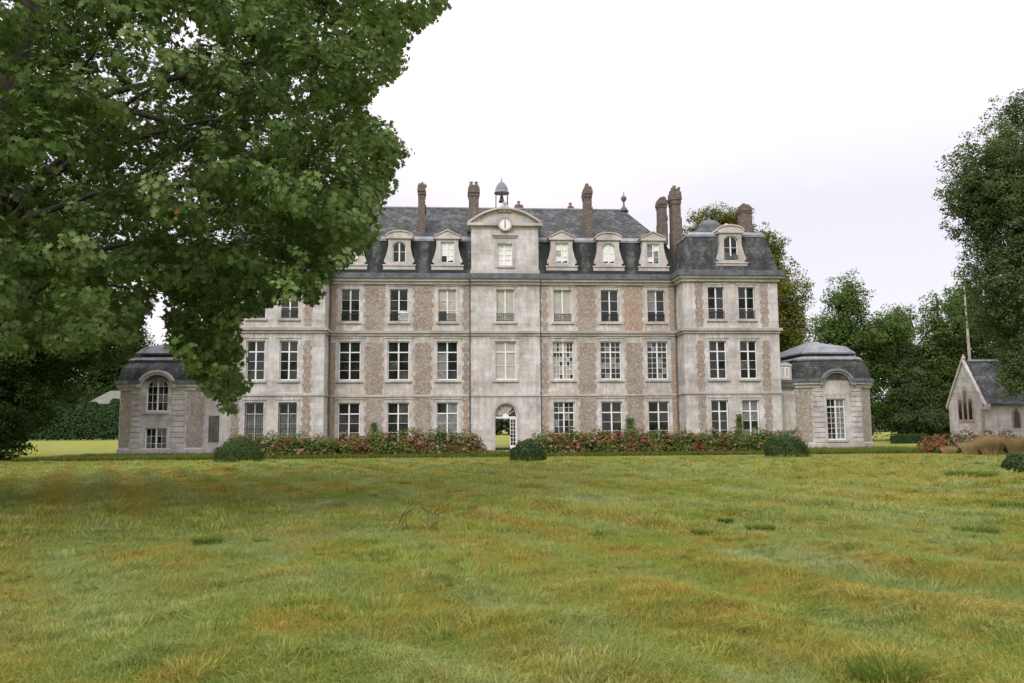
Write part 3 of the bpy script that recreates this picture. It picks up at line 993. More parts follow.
for s in (-1, 1):
    xa, xb = sorted((s * 13.05, s * 20.4))
    Rp = (xa, xb, -2.05, 13.5)
    m = MB()
    m.rings([rect(*Rp, i, z) for i, z in ((-.05, 13.2), (.1, 13.7), (.24, 14.4), (.5, 15.4), (.75, 16.15))], False)
    b_ = rect(*Rp, .75, 16.15)
    cx = (xa + xb) / 2
    cap = [(cx - .9, .9, 17.55), (cx + .9, .9, 17.55), (cx + .9, 9.8, 17.55), (cx - .9, 9.8, 17.55)]
    m.rings([b_, cap], True)
    pr = part(m, 'roof', SLATE_P)
    proofs.append(pr)
    m = MB()
    m.rings([rect(*Rp, .64, 16.02), rect(*Rp, .64, 16.2), rect(*Rp, .95, 16.45), rect(*Rp, 1.05, 16.47)], False)
    m.build('zinc_flashing', ZINC_L, pr)
    m = MB()
    m.lathe((cx - s * .3, 1.6, 17.4), [(.95, -.1), (.95, .1), (.8, .35), (.45, .58), (.12, .7), (.07, .95), (.2, 1.08), (.24, 1.25), (.12, 1.4), (.03, 1.5)], 14)
    m.build('roof_cap', ZINC, pr, smooth=True)
m = MB()
m.add([(17.15, .4, 17.2), (17.95, .3, 17.15), (18.05, 1.0, 17.5), (17.6, 1.1, 17.72), (17.1, .9, 17.42), (17.7, .35, 17.42)],
      [(0, 1, 5), (1, 2, 3), (1, 3, 5), (0, 5, 4), (5, 3, 4), (0, 4, 3, 2, 1)])
tp = m.build('tarpaulin', TARP, proofs[1])
tp['label'] = 'torn orange tarpaulin patch on the ridge'

# --- chimneys
def chimney(x, y, z0, z1, w_, d_, pots=0, rough=True, seed=0, parent=None, band=True):
    rg = random.Random(seed)
    m = MB()
    w_ = w_ * .86
    h = z1 - z0
    # stack with a slight uneven batter, band, and corbelled head
    segs = [(z0, z0 + h * .45, 1.06), (z0 + h * .45, z0 + h * .78, .96)]
    for a, b, k in segs: m.box(x - w_ * k / 2, x + w_ * k / 2, y - d_ * k / 2, y + d_ * k / 2, a, b)
    zz = z0 + h * .78
    prof = [(.05, 1.08), (.05, 1.2), (.05, 1.12), (.04, .92)]
    for fr, k in prof:
        q = zz + fr * h
        m.box(x - w_ * k / 2, x + w_ * k / 2, y - d_ * k / 2, y + d_ * k / 2, zz + .001, q)
        zz = q
    if rough:
        for i in range(7):
            a = x + rg.uniform(-.45, .4) * w_; b = y + rg.uniform(-.4, .3) * d_
            s_ = rg.uniform(.1, .22)
            m.box(a, a + s_, b, b + s_, zz, zz + rg.uniform(.05, .22))
        m.box(x + w_ * .4, x + w_ * .66, y - d_ * .3, y + d_ * .3, z0 + h * .5, z0 + h * .62)
    c = m.build('chimney', CHIM, parent or roof)
    P = MB()
    for i in range(pots):
        px_ = x + (i - (pots - 1) / 2) * w_ * .5
        P.lathe((px_, y, zz), [(.15, 0), (.13, .1), (.12, .3), (.15, .32), (.15, .37), (.1, .38)], 10)
    return c, P
for k, (px, Yl, top, bot, w_, d_, pots) in enumerate(((-6.38, 2.1, 20.9, 16.2, .62, 1.3, 0), (-2.3, 2.2, 20.9, 16.2, .92, 1.1, 2), (6.72, 2.1, 20.85, 16.2, .66, 1.3, 1),
        (12.85, 2.6, 20.1, 16.2, .74, 1.0, 0), (13.78, 2.0, 20.8, 14.2, .8, 1.1, 1), (1.72, 8.0, 20.95, 18.0, .78, .7, 1), (6.25, 8.2, 20.9, 18.0, .6, .7, 1),
        (-12.85, 2.6, 20.1, 16.2, .74, 1.0, 0), (-13.78, 2.0, 20.8, 14.2, .8, 1.1, 1), (12.9, 2.6, 20.1, 20.0, .3, .3, 0))[:9]):
    c, P = chimney(px, Yl, bot, top, w_, d_, pots, k not in (1, 5, 6), k)
    if pots: P.build('chimney_pot', TERRA, roof, smooth=True)
for s in (-1, 1):
    c, P = chimney(s * 19.0, .8, 15.9, 19.1, .95, .85, 0, True, 20 + s, proofs[0 if s < 0 else 1])

# --- dormers
def dormer(cx, yf, kind, pane, seed, z0=13.3, s=1.0, ww=1.02, label=None):
    """stone dormer with scrolled cheeks; kind 'tri' or 'arc'"""
    m = MB()
    zb = z0 + .72            # top of pedestal
    zw0, zw1 = zb + .16, zb + .16 + 1.62 * s
    zt = zw1 + .2
    hw = ww / 2
    m.box(cx - 1.2, cx + 1.2, yf, yf + 1.0, z0, zb - .1)
    m.box(cx - 1.24, cx + 1.24, yf - .07, yf + .9, zb - .098, zb)
    m.box(cx - 1.0, cx + 1.0, yf + .02, yf + .8, zb + .001, zw0)
    for sg in (-1, 1):
        # cheek: swept outline between window and roof
        prof = [(hw, zw0 + .001), (1.12, zw0 + .001), (1.13, zw0 + .18), (1.0, zw0 + .5), (.88, zw0 + .95), (.82, zw0 + 1.3), (.84, zt), (hw, zt)]
        pts = [(cx + sg * a, b) for a, b in prof]
        if sg < 0: pts = pts[::-1]
        m.prism(pts[::1], yf + .03, yf + 1.5)
        m.box(min(cx + sg * hw, cx + sg * (hw + .12)), max(cx + sg * hw, cx + sg * (hw + .12)), yf, yf + .028, zw0 + .002, zw1)
    m.box(cx - hw + .001, cx + hw - .001, yf + .03, yf + 1.5, zw1, zt)
    if kind == 'arc': spandrels(m, cx, hw, zw1 - .42, zw1, yf + .03, yf + .2)
    m.box(cx - .98, cx + .98, yf - .1, yf + 1.9, zt + .001, zt + .16)
    if kind == 'tri':
        m.prism([(cx - 1.0, zt + .162), (cx + 1.0, zt + .162), (cx, zt + .66)], yf - .02, yf + 2.6)
        for sg in (-1, 1):
            pts = [(cx + sg * 1.06, zt + .165), (cx + sg * 1.06, zt + .23), (cx, zt + .76), (cx, zt + .665)]
            m.prism(pts if sg > 0 else pts[::-1], yf - .10, yf + 2.7)
    else:
        n = 12
        arc = [(cx + 1.0 * math.cos(math.pi * i / n), zt + .162 + .40 * math.sin(math.pi * i / n)) for i in range(n + 1)]
        m.prism(arc, yf - .02, yf + 2.6)
        for i in range(n):
            a, b = arc[i], arc[i + 1]
            f = lambda p: (cx + (p[0] - cx) * 1.06, zt + .162 + (p[1] - zt - .162) * 1.16 + .03)
            m.prism([a, f(a), f(b), b], yf - .10, yf + 2.7)
    m.box(cx - .07, cx + .07, yf - .05, yf + .1, zt + .163, zt + .4)
    d = part(m, 'dormer', TRIM)
    if label: d['label'] = label
    W_ = window(cx, zw0, zw1, ww, yf + .03, pane=pane, rows=2 if kind == 'arc' else 3, transom=False, arch=.42 if kind == 'arc' else 0, sill=False, seed=seed, parent=d)
    r = MB()
    for sg in (-1, 1):   # slate cheeks sides behind
        xx = cx + sg * .86
        r.box(min(xx, cx + sg * .8), max(xx, cx + sg * .8), yf + 1.501, yf + 2.2, zb, zt)
    r.build('slate_cheek', SLATE, d)
    return d
dwhite = lambda left, i, j, top, rg: 4 if rg.random() < .9 else 2
def dl3(left, i, j, top, rg): return 0 if (left and j == 0) else 4
for xx, kd, pn in ((-W3, 'tri', dwhite), (-W2, 'arc', dark), (-W1, 'tri', dl3), (W1, 'tri', dwhite), (W2, 'arc', dwhite), (W3 - .1, 'tri', lambda l, i, j, t_, rg: 3 if rg.random() < .6 else 4)):
    dormer(xx, .02, kd, pn, int(xx * 10) + 400)
for s in (-1, 1):
    dormer(s * 16.9, -1.95, 'arc', dark if s < 0 else (lambda l, i, j, t_, rg: 0), 90 + s, 13.25, 1.15, 1.1)

# --- central clock gable
m = MB()
GYF = -.12
zf0, zf1 = 13.3, 17.0
gwn = (-.56, .56, 13.95, 15.65)
m.wall(-2.55, 2.55, zf0, zf1, GYF, [gwn])
m.box(-2.55, -2.45, GYF + .001, 4.0, zf0, zf1); m.box(2.45, 2.55, GYF + .001, 4.0, zf0, zf1)
part(m, 'gable_wall', STONE2)
window(0, 13.95, 15.65, 1.12, GYF, pane=dwhite, cols=4, rows=4, transom=False, sill=True, seed=77)
m = MB()
m.box(-.78, -.561, GYF - .05, GYF - .001, 13.8, 15.9); m.box(.561, .78, GYF - .05, GYF - .001, 13.8, 15.9)
m.box(-.56, .56, GYF - .05, GYF - .001, 15.651, 15.9)
m.box(-.98, .98, GYF - .2, GYF - .001, 16.25, 16.4)
m.box(-.85, .85, GYF - .1, GYF - .001, 16.1, 16.249)
m.box(-2.62, 2.62, GYF - .08, GYF - .001, 13.3, 13.62)
part(m, 'gable_moulding', TRIM)
n = 24
half, rise = 2.78, 1.12
segarc = lambda k, dz=0: [(half * k * (1 - 2 * i / n), 17.2 + dz + rise * k * (1 - (abs(1 - 2 * i / n)) ** 2.0)) for i in range(n + 1)]
m = MB()
m.box(-2.86, -.56, GYF - .28, 4.0, 17.0, 17.2)
m.box(.56, 2.86, GYF - .28, 4.0, 17.0, 17.2)
m.box(-.56, .56, GYF - .02, 4.0, 17.0, 17.2)
m.prism(segarc(.97), GYF, 3.9)
a1 = segarc(.97); a2 = segarc(1.03, .06)
for i in range(n): m.prism([a1[i], a2[i], a2[i + 1], a1[i + 1]], GYF - .28, 4.0)
part(m, 'pediment', TRIM)
m = MB()
m.lathe((0, GYF - .1, 18.38), [(.12, -.1), (.3, -.05), (.34, .05), (.2, .14)], 10, ax='y')
m.lathe((-.34, GYF - .08, 18.22), [(.1, -.06), (.22, 0), (.14, .1)], 8, ax='y'); m.lathe((.34, GYF - .08, 18.22), [(.1, -.06), (.22, 0), (.14, .1)], 8, ax='y')
m.lathe((0, GYF - .05, 18.6), [(.16, -.04), (.12, .1), (.18, .2), (.05, .34)], 8)
part(m, 'carved_crest', TRIM, smooth=True)
m = MB(); m.lathe((0, GYF - .36, 17.1), [(.545, .08), (.56, .12), (.56, .36)], 28, ax='y')
for i in range(28):
    a, b = math.tau * i / 28, math.tau * (i + 1) / 28
    m.prism([(.45 * math.cos(a), 17.1 + .45 * math.sin(a)), (.56 * math.cos(a), 17.1 + .56 * math.sin(a)), (.56 * math.cos(b), 17.1 + .56 * math.sin(b)), (.45 * math.cos(b), 17.1 + .45 * math.sin(b))], GYF - .37, GYF - .281)
clk = part(m, 'clock', MOSSY)
MB().lathe((0, GYF - .32, 17.1), [(.449, 0), (.449, .035)], 28, ax='y').build('clock_face', WHITE, clk)
m = MB()
for i in range(12):
    a = math.pi * i / 6
    c_, s_ = math.cos(a), math.sin(a)
    m.tube([(c_ * .33, GYF - .33, 17.1 + s_ * .33), (c_ * .39, GYF - .33, 17.1 + s_ * .39)], .012, 4)
m.build('hour_mark', IRON, clk)
m = MB(); m.box(-.026, .026, GYF - .35, GYF - .335, 17.1, 17.48); m.build('clock_hand', IRON, clk)
m = MB(); m.box(-.034, .034, GYF - .35, GYF - .335, 16.78, 17.099); m.build('clock_hand', IRON, clk)
# bell under its cap
m = MB()
bx, by = -.12, 1.6
m.lathe((bx, by, 20.05), [(.62, 0), (.60, .04), (.52, .12), (.50, .35), (.40, .62), (.24, .82), (.08, .94), (.04, 1.1), (.015, 1.3)], 20)
cp = part(m, 'bell_turret', ZINC_L, smooth=True)
m = MB()
for dx, dy in ((-.47, -.3), (.47, -.3), (-.47, .3), (.47, .3)): m.tube([(bx + dx, by + dy, 18.0), (bx + dx * .95, by + dy, 20.1)], .026, 6)
m.build('post', IRON, cp)
m = MB()
m.tube([(bx, by, 20.1), (bx, by, 19.9)], .03, 6)
m.lathe((bx, by, 19.35), [(.26, 0), (.24, .05), (.17, .2), (.14, .4), (.08, .52), (.02, .56)], 14)
m.build('bell', BRONZE, cp, smooth=True)

# --- end pavilions with domed roofs
def plan(cx, o=0, y0=-2.0, y1=6.4, hw=2.95, fx=1.85, dy=.8):
    return [(cx - fx - o * .4, y0 - o), (cx + fx + o * .4, y0 - o), (cx + hw + o, y0 + dy - o * .3), (cx + hw + o, y1 - dy + o * .3), (cx + fx + o * .4, y1 + o), (cx - fx - o * .4, y1 + o), (cx - hw - o, y1 - dy + o * .3), (cx - hw - o, y0 + dy - o * .3)]
def ring_p(cx, o, z, **k): return [(x, y, z) for x, y in plan(cx, o, **k)]
for s in (-1, 1):
    cx = s * 24.5
    fx0, fx1 = cx - 1.85, cx + 1.85
    if s < 0: wins = [(cx - .12, .24, 1.92, 1.5), (cx - .12, 3.05, 5.38, 1.5)]
    else: wins = [(cx - .1, .68, 3.72, 1.42)]
    oo = [(x_ - w_ / 2, x_ + w_ / 2, a, b) for x_, a, b, w_ in wins]
    m = MB()
    m.wall(fx0, fx1, -.2, 4.75, -2, [o for o in oo if o[3] < 4.7] + [(o[0], o[1], o[2], 4.75) for o in oo if o[3] > 4.7])
    P_ = plan(cx)
    for i in range(1, 8):
        (ax, ay), (bx_, by_) = P_[i], P_[(i + 1) % 8]
        m.add([(ax, ay, -.2), (bx_, by_, -.2), (bx_, by_, 4.75), (ax, ay, 4.75)], [(0, 1, 2, 3)])
    # tympanum above the cornice line, under the curved hood
    cxa = cx - .12 if s < 0 else cx
    n = 16
    hr = 1.06
    if s < 0:
        for i in range(n):
            a, b = math.pi * i / n, math.pi * (i + 1) / n
            p0, p1 = (cxa + hr * math.cos(a), 4.75 + .95 * math.sin(a)), (cxa + hr * math.cos(b), 4.75 + .95 * math.sin(b))
            q0, q1 = (cxa + .75 * math.cos(a), 4.75 + .63 * math.sin(a)), (cxa + .75 * math.cos(b), 4.75 + .63 * math.sin(b))
            m.prism([q0, p0, p1, q1], -2, -1.7)
    else:
        m.prism([(cxa + hr * math.cos(math.pi * i / n), 4.75 + .95 * math.sin(math.pi * i / n)) for i in range(n + 1)], -2, -1.5)
    wl = part(m, 'end_pavilion_wall', STONE2)
    # channelled stone strips of the front
    m = MB()
    zc = .5
    for k in range(11):
        za, zb_ = .5 + k * .375, .5 + (k + 1) * .375 - .045
        m.box(fx0 + .02, cxa - 1.05, -2.06, -2.001, za, zb_)
    part(m, 'channelled_stone', STONE2, bevel=.012)
    m = MB()
    for k in range(11):
        za, zb_ = .5 + k * .375, .5 + (k + 1) * .375 - .045
        m.box(cxa + 1.05, fx1 - .02, -2.06, -2.001, za, zb_)
    part(m, 'channelled_stone', STONE2, bevel=.012)
    for i in (1, 7):
        m = MB()
        (ax, ay), (bx_, by_) = P_[i], P_[(i + 1) % 8]
        d_ = np.array([bx_ - ax, by_ - ay]); L_ = np.linalg.norm(d_); d_ /= L_; nn = np.array([d_[1], -d_[0]]) * .012
        for j in range(13):
            za, zb_ = .55 + j * .315, .55 + (j + 1) * .315
            e = .06 if j % 2 else .12
            p, q = np.array([ax, ay]) + d_ * e + nn, np.array([bx_, by_]) - d_ * e + nn
            m.add([(p[0], p[1], za), (q[0], q[1], za), (q[0], q[1], zb_), (p[0], p[1], zb_)], [(0, 1, 2, 3)])
        part(m, 'flint_panel', FLINT)
    # plinth and cornice
    m = MB(); m.rings([ring_p(cx, .02, -.1), ring_p(cx, .08, -.1), ring_p(cx, .08, .42), ring_p(cx, .005, .5)], False); part(m, 'plinth', TRIM)
    # cornice broken by the hood: separate pieces left and right of it
    def cor(z0, z1, o, mat, nm):
        m = MB()
        C = plan(cx, o)
        m.box(C[0][0], cxa - hr - .02, -2 - o, -2.001, z0, z1); m.box(cxa + hr + .02, C[1][0], -2 - o, -2.001, z0, z1)
        Pi = plan(cx, .001)
        for i in range(1, 8):
            a, b, c, d = C[i], C[(i + 1) % 8], Pi[(i + 1) % 8], Pi[i]
            vs = [(p[0], p[1], z) for z in (z0, z1) for p in (a, b, c, d)]
            m.add(vs, [(0, 1, 2, 3), (7, 6, 5, 4), (0, 4, 5, 1), (1, 5, 6, 2), (2, 6, 7, 3), (3, 7, 4, 0)])
        part(m, nm, mat)
    cor(4.55, 4.78, .12, TRIM, 'cornice'); cor(4.782, 4.98, .24, TRIM, 'cornice'); cor(4.982, 5.22, .34, ZINC, 'gutter')
    m = MB()
    for (ra, rb, za, zb_, yo) in ((1.0, 1.17, .9, 1.07, -2.22), (1.171, 1.33, 1.071, 1.22, -2.32)):
        for i in range(n):
            a, b = math.pi * i / n, math.pi * (i + 1) / n
            g_ = lambda r, z, t_: (cxa + r * math.cos(t_), 4.72 + z * math.sin(t_))
            m.prism([g_(ra, za, a), g_(rb, zb_, a), g_(rb, zb_, b), g_(ra, za, b)], yo, -1.2)
    part(m, 'hood_mould', ZINC_L if s > 0 else TRIM, smooth=False)
    for k_, (x_, a, b, w_) in enumerate(wins):
        window(x_, a, b, w_, -2, seed=300 + k_ + s, cols=4, rows=(6 if s > 0 else (3 if k_ == 0 else 4)), trows=1, transom=(s > 0 or False), tfrac=.2,
               pane=(lambda l, i, j, t_, rg: 0 if l else 3) if s > 0 else dark, arch=.63 if (s < 0 and k_ == 1) else 0)
    # swept slate dome, zinc collar, glazed upper cone
    m = MB()
    yy0, yy1, hw_, fx_ = -2.0, 6.4, 2.95, 1.85
    prof = [(.14, 5.2), (.10, 5.55), (.02, 5.85), (-.10, 6.15), (-.28, 6.4), (-.55, 6.62)]
    m.rings([ring_p(cx, o, z) for o, z in prof], False)
    rd = part(m, 'roof', SLATE2)
    m = MB()
    m.rings([ring_p(cx, -.42, 6.6), ring_p(cx, -.38, 6.72), ring_p(cx, -.6, 6.88), ring_p(cx, -1.15, 7.0)], True)
    m.rings([ring_p(cx, -1.3, 6.98), ring_p(cx, -1.3, 7.12), ring_p(cx, -.85, 7.14), ring_p(cx, -.82, 7.24)], False)
    m.rings([ring_p(cx, -.82, 7.24), ring_p(cx, -1.45, 7.72), [(cx - .3 + q[0] * .0, 2.2, 8.35) if False else (cx + (p[0] - cx) * .12, 2.2 + (p[1] - 2.2) * .12, 8.3) for p, q in zip(plan(cx), plan(cx))]], True)
    m.lathe((cx, 2.2, 8.25), [(.2, 0), (.1, .15), (.03, .3)], 8)
    m.build('zinc_lantern', ZINC_L if s > 0 else ZINC, rd)
    # link to the main block
    xa, xb = sorted((s * 20.3, s * 21.6))
    m = MB(); m.box(xa, xb, -1.15, 5, -.1, 4.75)
    part(m, 'link_wall', STONE2)
    m = MB(); m.box(xa, xb, -1.4, -1.151, 4.6, 4.95); m.box(xa, xb, -1.45, 5, 4.952, 5.15); part(m, 'cornice', ZINC)
    m = MB(); m.rings([rect(xa, xb, -1.3, 5, 0.001, 5.15), rect(xa, xb, -1.3, 5, .15, 6.3), rect(xa, xb, -1.3, 5, .5, 6.6)], True)
    part(m, 'roof', SLATE2)
    m = MB()
    xm = s * 20.85
    m.box(xm - .5, xm + .5, -1.45, -.9, 5.16, 6.2)
    m.prism([(xm + .56 * math.cos(math.pi * i / 10), 6.2 + .26 * math.sin(math.pi * i / 10)) for i in range(11)], -1.5, -.8)
    dd = part(m, 'dormer', TRIM)
    window(xm, 5.3, 6.1, .6, -1.62, cols=2, rows=1, transom=False, sill=False, seed=9, parent=dd, frame=.06)
    m = MB()
    m.box(xm - .38, xm + .38, -1.2, -1.151, .9, 2.75)
    m.box(xm - .03, xm + .03, -1.23, -1.201, .9, 2.75)
    m.box(xm - .40, xm - .34, -1.24, -1.201, .9, 2.78); m.box(xm + .34, xm + .40, -1.24, -1.201, .9, 2.78)
    dr = part(m, 'shutter', SHUT if s > 0 else PIPE)

# ------------------------------------------------------------------ chapel on the right
YN, YF_, XG, XE = 58.0, 62.7, 32.85, 45.0
CP = empty('chapel', (XG, YN, 0), 0.0)
tag(CP, 'small pale stone chapel with steep slate roof and gothic gable window at the right', 'chapel')
D_ = YF_ - YN
m = MB()
ez, rz = 3.25, 6.2
m.add([(0, 0, -.2), (12, 0, -.2), (12, 0, ez), (0, 0, ez)], [(0, 1, 2, 3)])
m.add([(0, D_, -.2), (12, D_, -.2), (12, D_, ez), (0, D_, ez)], [(3, 2, 1, 0)])
m.add([(0, 0, -.2), (0, 0, ez), (0, D_ / 2, rz), (0, D_, ez), (0, D_, -.2)], [(0, 1, 2, 3, 4)])
m.add([(12, 0, -.2), (12, 0, ez), (12, D_ / 2, rz), (12, D_, ez), (12, D_, -.2)], [(4, 3, 2, 1, 0)])
m.build('wall', STONE2, CP)
m = MB()
for sg in (0, 1):
    y0_, y1_ = (-.25, D_ / 2) if sg == 0 else (D_ + .25, D_ / 2)
    zz = ez - .1
    m.add([(.101, y0_, zz), (12.1, y0_, zz), (12.1, y1_, rz + .12), (.101, y1_, rz + .12), (.101, y0_, zz - .12), (12.1, y0_, zz - .12), (12.1, y1_, rz), (.101, y1_, rz)],
          [(0, 1, 2, 3), (7, 6, 5, 4), (0, 4, 5, 1), (3, 7, 4, 0), (1, 5, 6, 2)])
rf = m.build('roof', SLATE_CH, CP)
MB().tube([(.3, D_ / 2, rz + .14), (12.1, D_ / 2, rz + .14)], .11, 6).build('ridge_capping', ZINC_L, rf)
m = MB()
for sg in (0, 1):   # raised gable coping
    y0_, y1_ = (-.2, D_ / 2) if sg == 0 else (D_ + .2, D_ / 2)
    m.add([(-.12, y0_, ez - .1), (.1, y0_, ez - .1), (.1, y1_, rz + .32), (-.12, y1_, rz + .32), (-.12, y0_, ez - .35), (.1, y0_, ez - .35), (.1, y1_, rz + .08), (-.12, y1_, rz + .08)],
          [(0, 1, 2, 3), (7, 6, 5, 4), (0, 4, 5, 1), (3, 7, 4, 0), (1, 5, 6, 2)])
m.box(-.12, .3, -.28, .1, ez - .5, ez - .1)
m.lathe((.05, D_ / 2, rz + .2), [(.12, 0), (.16, .15), (.07, .3), (.05, .42)], 8)
m.build('gable_coping', TRIM, CP)
MB().box(-.05, .05, .02, .35, -.1, ez - .4).build('corner_quoins', BRICK_O, CP)
m = MB()
BR = BRICK_O
def lancet(m, yc, hw, z0, z1, x0, x1, mi):
    n = 6
    pts = [(yc - hw, z0), (yc + hw, z0), (yc + hw, z1 - hw * 1.5)]
    pts += [(yc + hw * (1 - (i / n) ** 1.6), z1 - hw * 1.5 * (1 - math.sin(math.pi / 2 * i / n))) for i in range(1, n)]
    pts += [(yc, z1)]
    pts += [(yc - hw * (1 - (i / n) ** 1.6), z1 - hw * 1.5 * (1 - math.sin(math.pi / 2 * i / n))) for i in range(n - 1, 0, -1)]
    pts += [(yc - hw, z1 - hw * 1.5)]
    k = len(pts)
    vs = [(x0, y, z) for y, z in pts] + [(x1, y, z) for y, z in pts]
    m.add(vs, [tuple(range(k - 1, -1, -1)), tuple(range(k, 2 * k))] + [(i, (i + 1) % k, (i + 1) % k + k, i + k) for i in range(k)], mi)
for yc, zt_ in ((D_ / 2 - .68, 3.7), (D_ / 2, 4.35), (D_ / 2 + .68, 3.7)):
    lancet(m, yc, .339, 1.9, zt_ + .16, -.04, -.001, 0)
gw_ = m.build('gothic_window', BR, CP)
m = MB()
for yc, zt_ in ((D_ / 2 - .68, 3.6), (D_ / 2, 4.2), (D_ / 2 + .68, 3.6)): lancet(m, yc, .19, 2.12, zt_, -.06, -.041, 0)
m.build('pane', GLASS, gw_)
m = MB()
for xx in (2.2, 5.4, 8.6):
    m = MB()
    pts = [(xx - .33, 1.5), (xx + .33, 1.5), (xx + .33, 2.5), (xx + .2, 2.78), (xx, 2.95), (xx - .2, 2.78), (xx - .33, 2.5)]
    m.prism(pts, -.04, -.001)
    w_o = m.build('lancet_window', BR, CP)
    MB().prism([(xx + (a - xx) * .62, 1.6 + (b - 1.6) * .88) for a, b in pts], -.06, -.041).build('pane', GLASS, w_o)

# ------------------------------------------------------------------ distant barn and hedges on the left
p0, p1 = at(86, 405, 190), at(150, 405, 190)
bw = p1[0] - p0[0]
BN = empty('barn', (p0[0], 190, 0))
tag(BN, 'grey roofed barn rising behind the tall clipped hedge at the far left', 'barn')
hz = at(100, 404, 190)[2]; hr_ = at(100, 390, 190)[2]
MB().box(.3, bw, 0, 8, 0, hz).build('wall', PLASTER, BN)
m = MB()
m.add([(0, -.5, hz), (bw, -.5, hz), (bw, 4, hr_), (3.5, 4, hr_), (0, 8.5, hz), (bw, 8.5, hz)], [(0, 1, 2, 3), (0, 3, 4), (4, 3, 2, 5), (0, 4, 5, 1)])
m.build('roof', plain('barn_roof', (.13, .135, .11, 1), .9, .25, 1), BN)

L_DARK = leaf_mat('dark_foliage', (.012, .022, .006, 1), (.028, .050, .012, 1), (.065, .10, .022, 1), .4, .25)
L_MID = leaf_mat('mid_foliage', (.032, .060, .014, 1), (.078, .13, .032, 1), (.17, .24, .065, 1), .35, .35)
L_GREY = leaf_mat('grey_green_foliage', (.026, .046, .015, 1), (.068, .098, .035, 1), (.15, .19, .075, 1), .3, .3)
L_OLIVE = leaf_mat('olive_foliage', (.035, .055, .022, 1), (.085, .115, .045, 1), (.18, .21, .09, 1), .3, .35)
L_YEL = leaf_mat('yellowing_foliage', (.035, .05, .010, 1), (.10, .12, .022, 1), (.25, .24, .05, 1), .3, .3, .5, ((.16, .08, .03, 1), .25, .5, .5))
L_NEAR = leaf_mat('plane_foliage', (.020, .042, .011, 1), (.080, .135, .032, 1), (.28, .36, .15, 1), .55, .36, .42)
L_BOX = leaf_mat('clipped_box', (.018, .034, .012, 1), (.036, .064, .020, 1), (.08, .12, .036, 1), 1.5, .15)
L_HYD = leaf_mat('hydrangea_leaf', (.028, .050, .010, 1), (.070, .110, .020, 1), (.14, .19, .04, 1), 1.2, .25, .6, ((.20, .085, .035, 1), .8, .48, .6))
L_FLO = leaf_mat('hydrangea_head', (.17, .065, .05, 1), (.34, .17, .135, 1), (.50, .31, .24, 1), 1.0, .2, .7, ((.19, .12, .045, 1), .7, .5, .7))
L_RED = leaf_mat('red_hydrangea_head', (.16, .02, .025, 1), (.33, .05, .06, 1), (.5, .13, .12, 1), 1.0, .2, .7)
L_STRAW = leaf_mat('straw_grass', (.38, .21, .10, 1), (.60, .42, .22, 1), (.74, .60, .38, 1), 1.0, .45, .7)

# ------------------------------------------------------------------ big plane tree, near left
def proj(P):
    Y, Zc = P[:, 1], P[:, 2] - CAM_H
    c, s = math.cos(PITCH), math.sin(PITCH)
    d = Y * c + Zc * s
    u, v = P[:, 0] / d * F_PX, (-Y * s + Zc * c) / d * F_PX
    c, s = math.cos(ROLL), math.sin(ROLL)
    return 512 + u * c - v * s, 341.5 - (u * s + v * c)
def inside(poly, x, y):
    r = np.zeros(len(x), bool)
    j = len(poly) - 1
    for i in range(len(poly)):
        xi, yi = poly[i]; xj, yj = poly[j]
        c = ((yi > y) != (yj > y)) & (x < (xj - xi) * (y - yi) / (yj - yi + 1e-9) + xi)
        r ^= c
        j = i
    return r
CROWN = [(-900, -700), (380, -500), (440, -200), (452, -40), (448, 2), (432, 16), (404, 38), (400, 74), (370, 92), (362, 110), (382, 122), (406, 138), (410, 150), (390, 165),
         (396, 188), (376, 202), (372, 226), (374, 244), (348, 258), (334, 272), (320, 296), (308, 304), (290, 296), (262, 306), (240, 316), (234, 336), (238, 352), (234, 368),
         (246, 384), (240, 394), (230, 412), (214, 402), (196, 378), (176, 352), (170, 338), (164, 322), (172, 306), (170, 290), (160, 280), (151, 292), (150, 308), (142, 322), (130, 336), (60, 352),
         (0, 350), (-300, 400), (-900, 420)]
rng = np.random.default_rng(21)
TR = empty('plane_tree', (-13.5, 20, 0))
tag(TR, 'huge spreading broadleaf tree with lobed leaves hanging over the upper left', 'tree')
n = 48000
P = np.array([-11.0, 19.5, 9.5]) + (lambda d: d / np.linalg.norm(d, axis=1, keepdims=True))(rng.normal(size=(n, 3))) * np.array([13.5, 8.5, 10.5]) * rng.uniform(.30, 1.04, (n, 1)) ** .6
px_, py_ = proj(P)
k = inside(CROWN, px_, py_) & (P[:, 2] > 1.8)
P, px_, py_ = P[k], px_[k], py_[k]
inview = (px_ > -80) & (py_ > -80)
keep = inview | (rng.uniform(0, 1, len(P)) < .3)
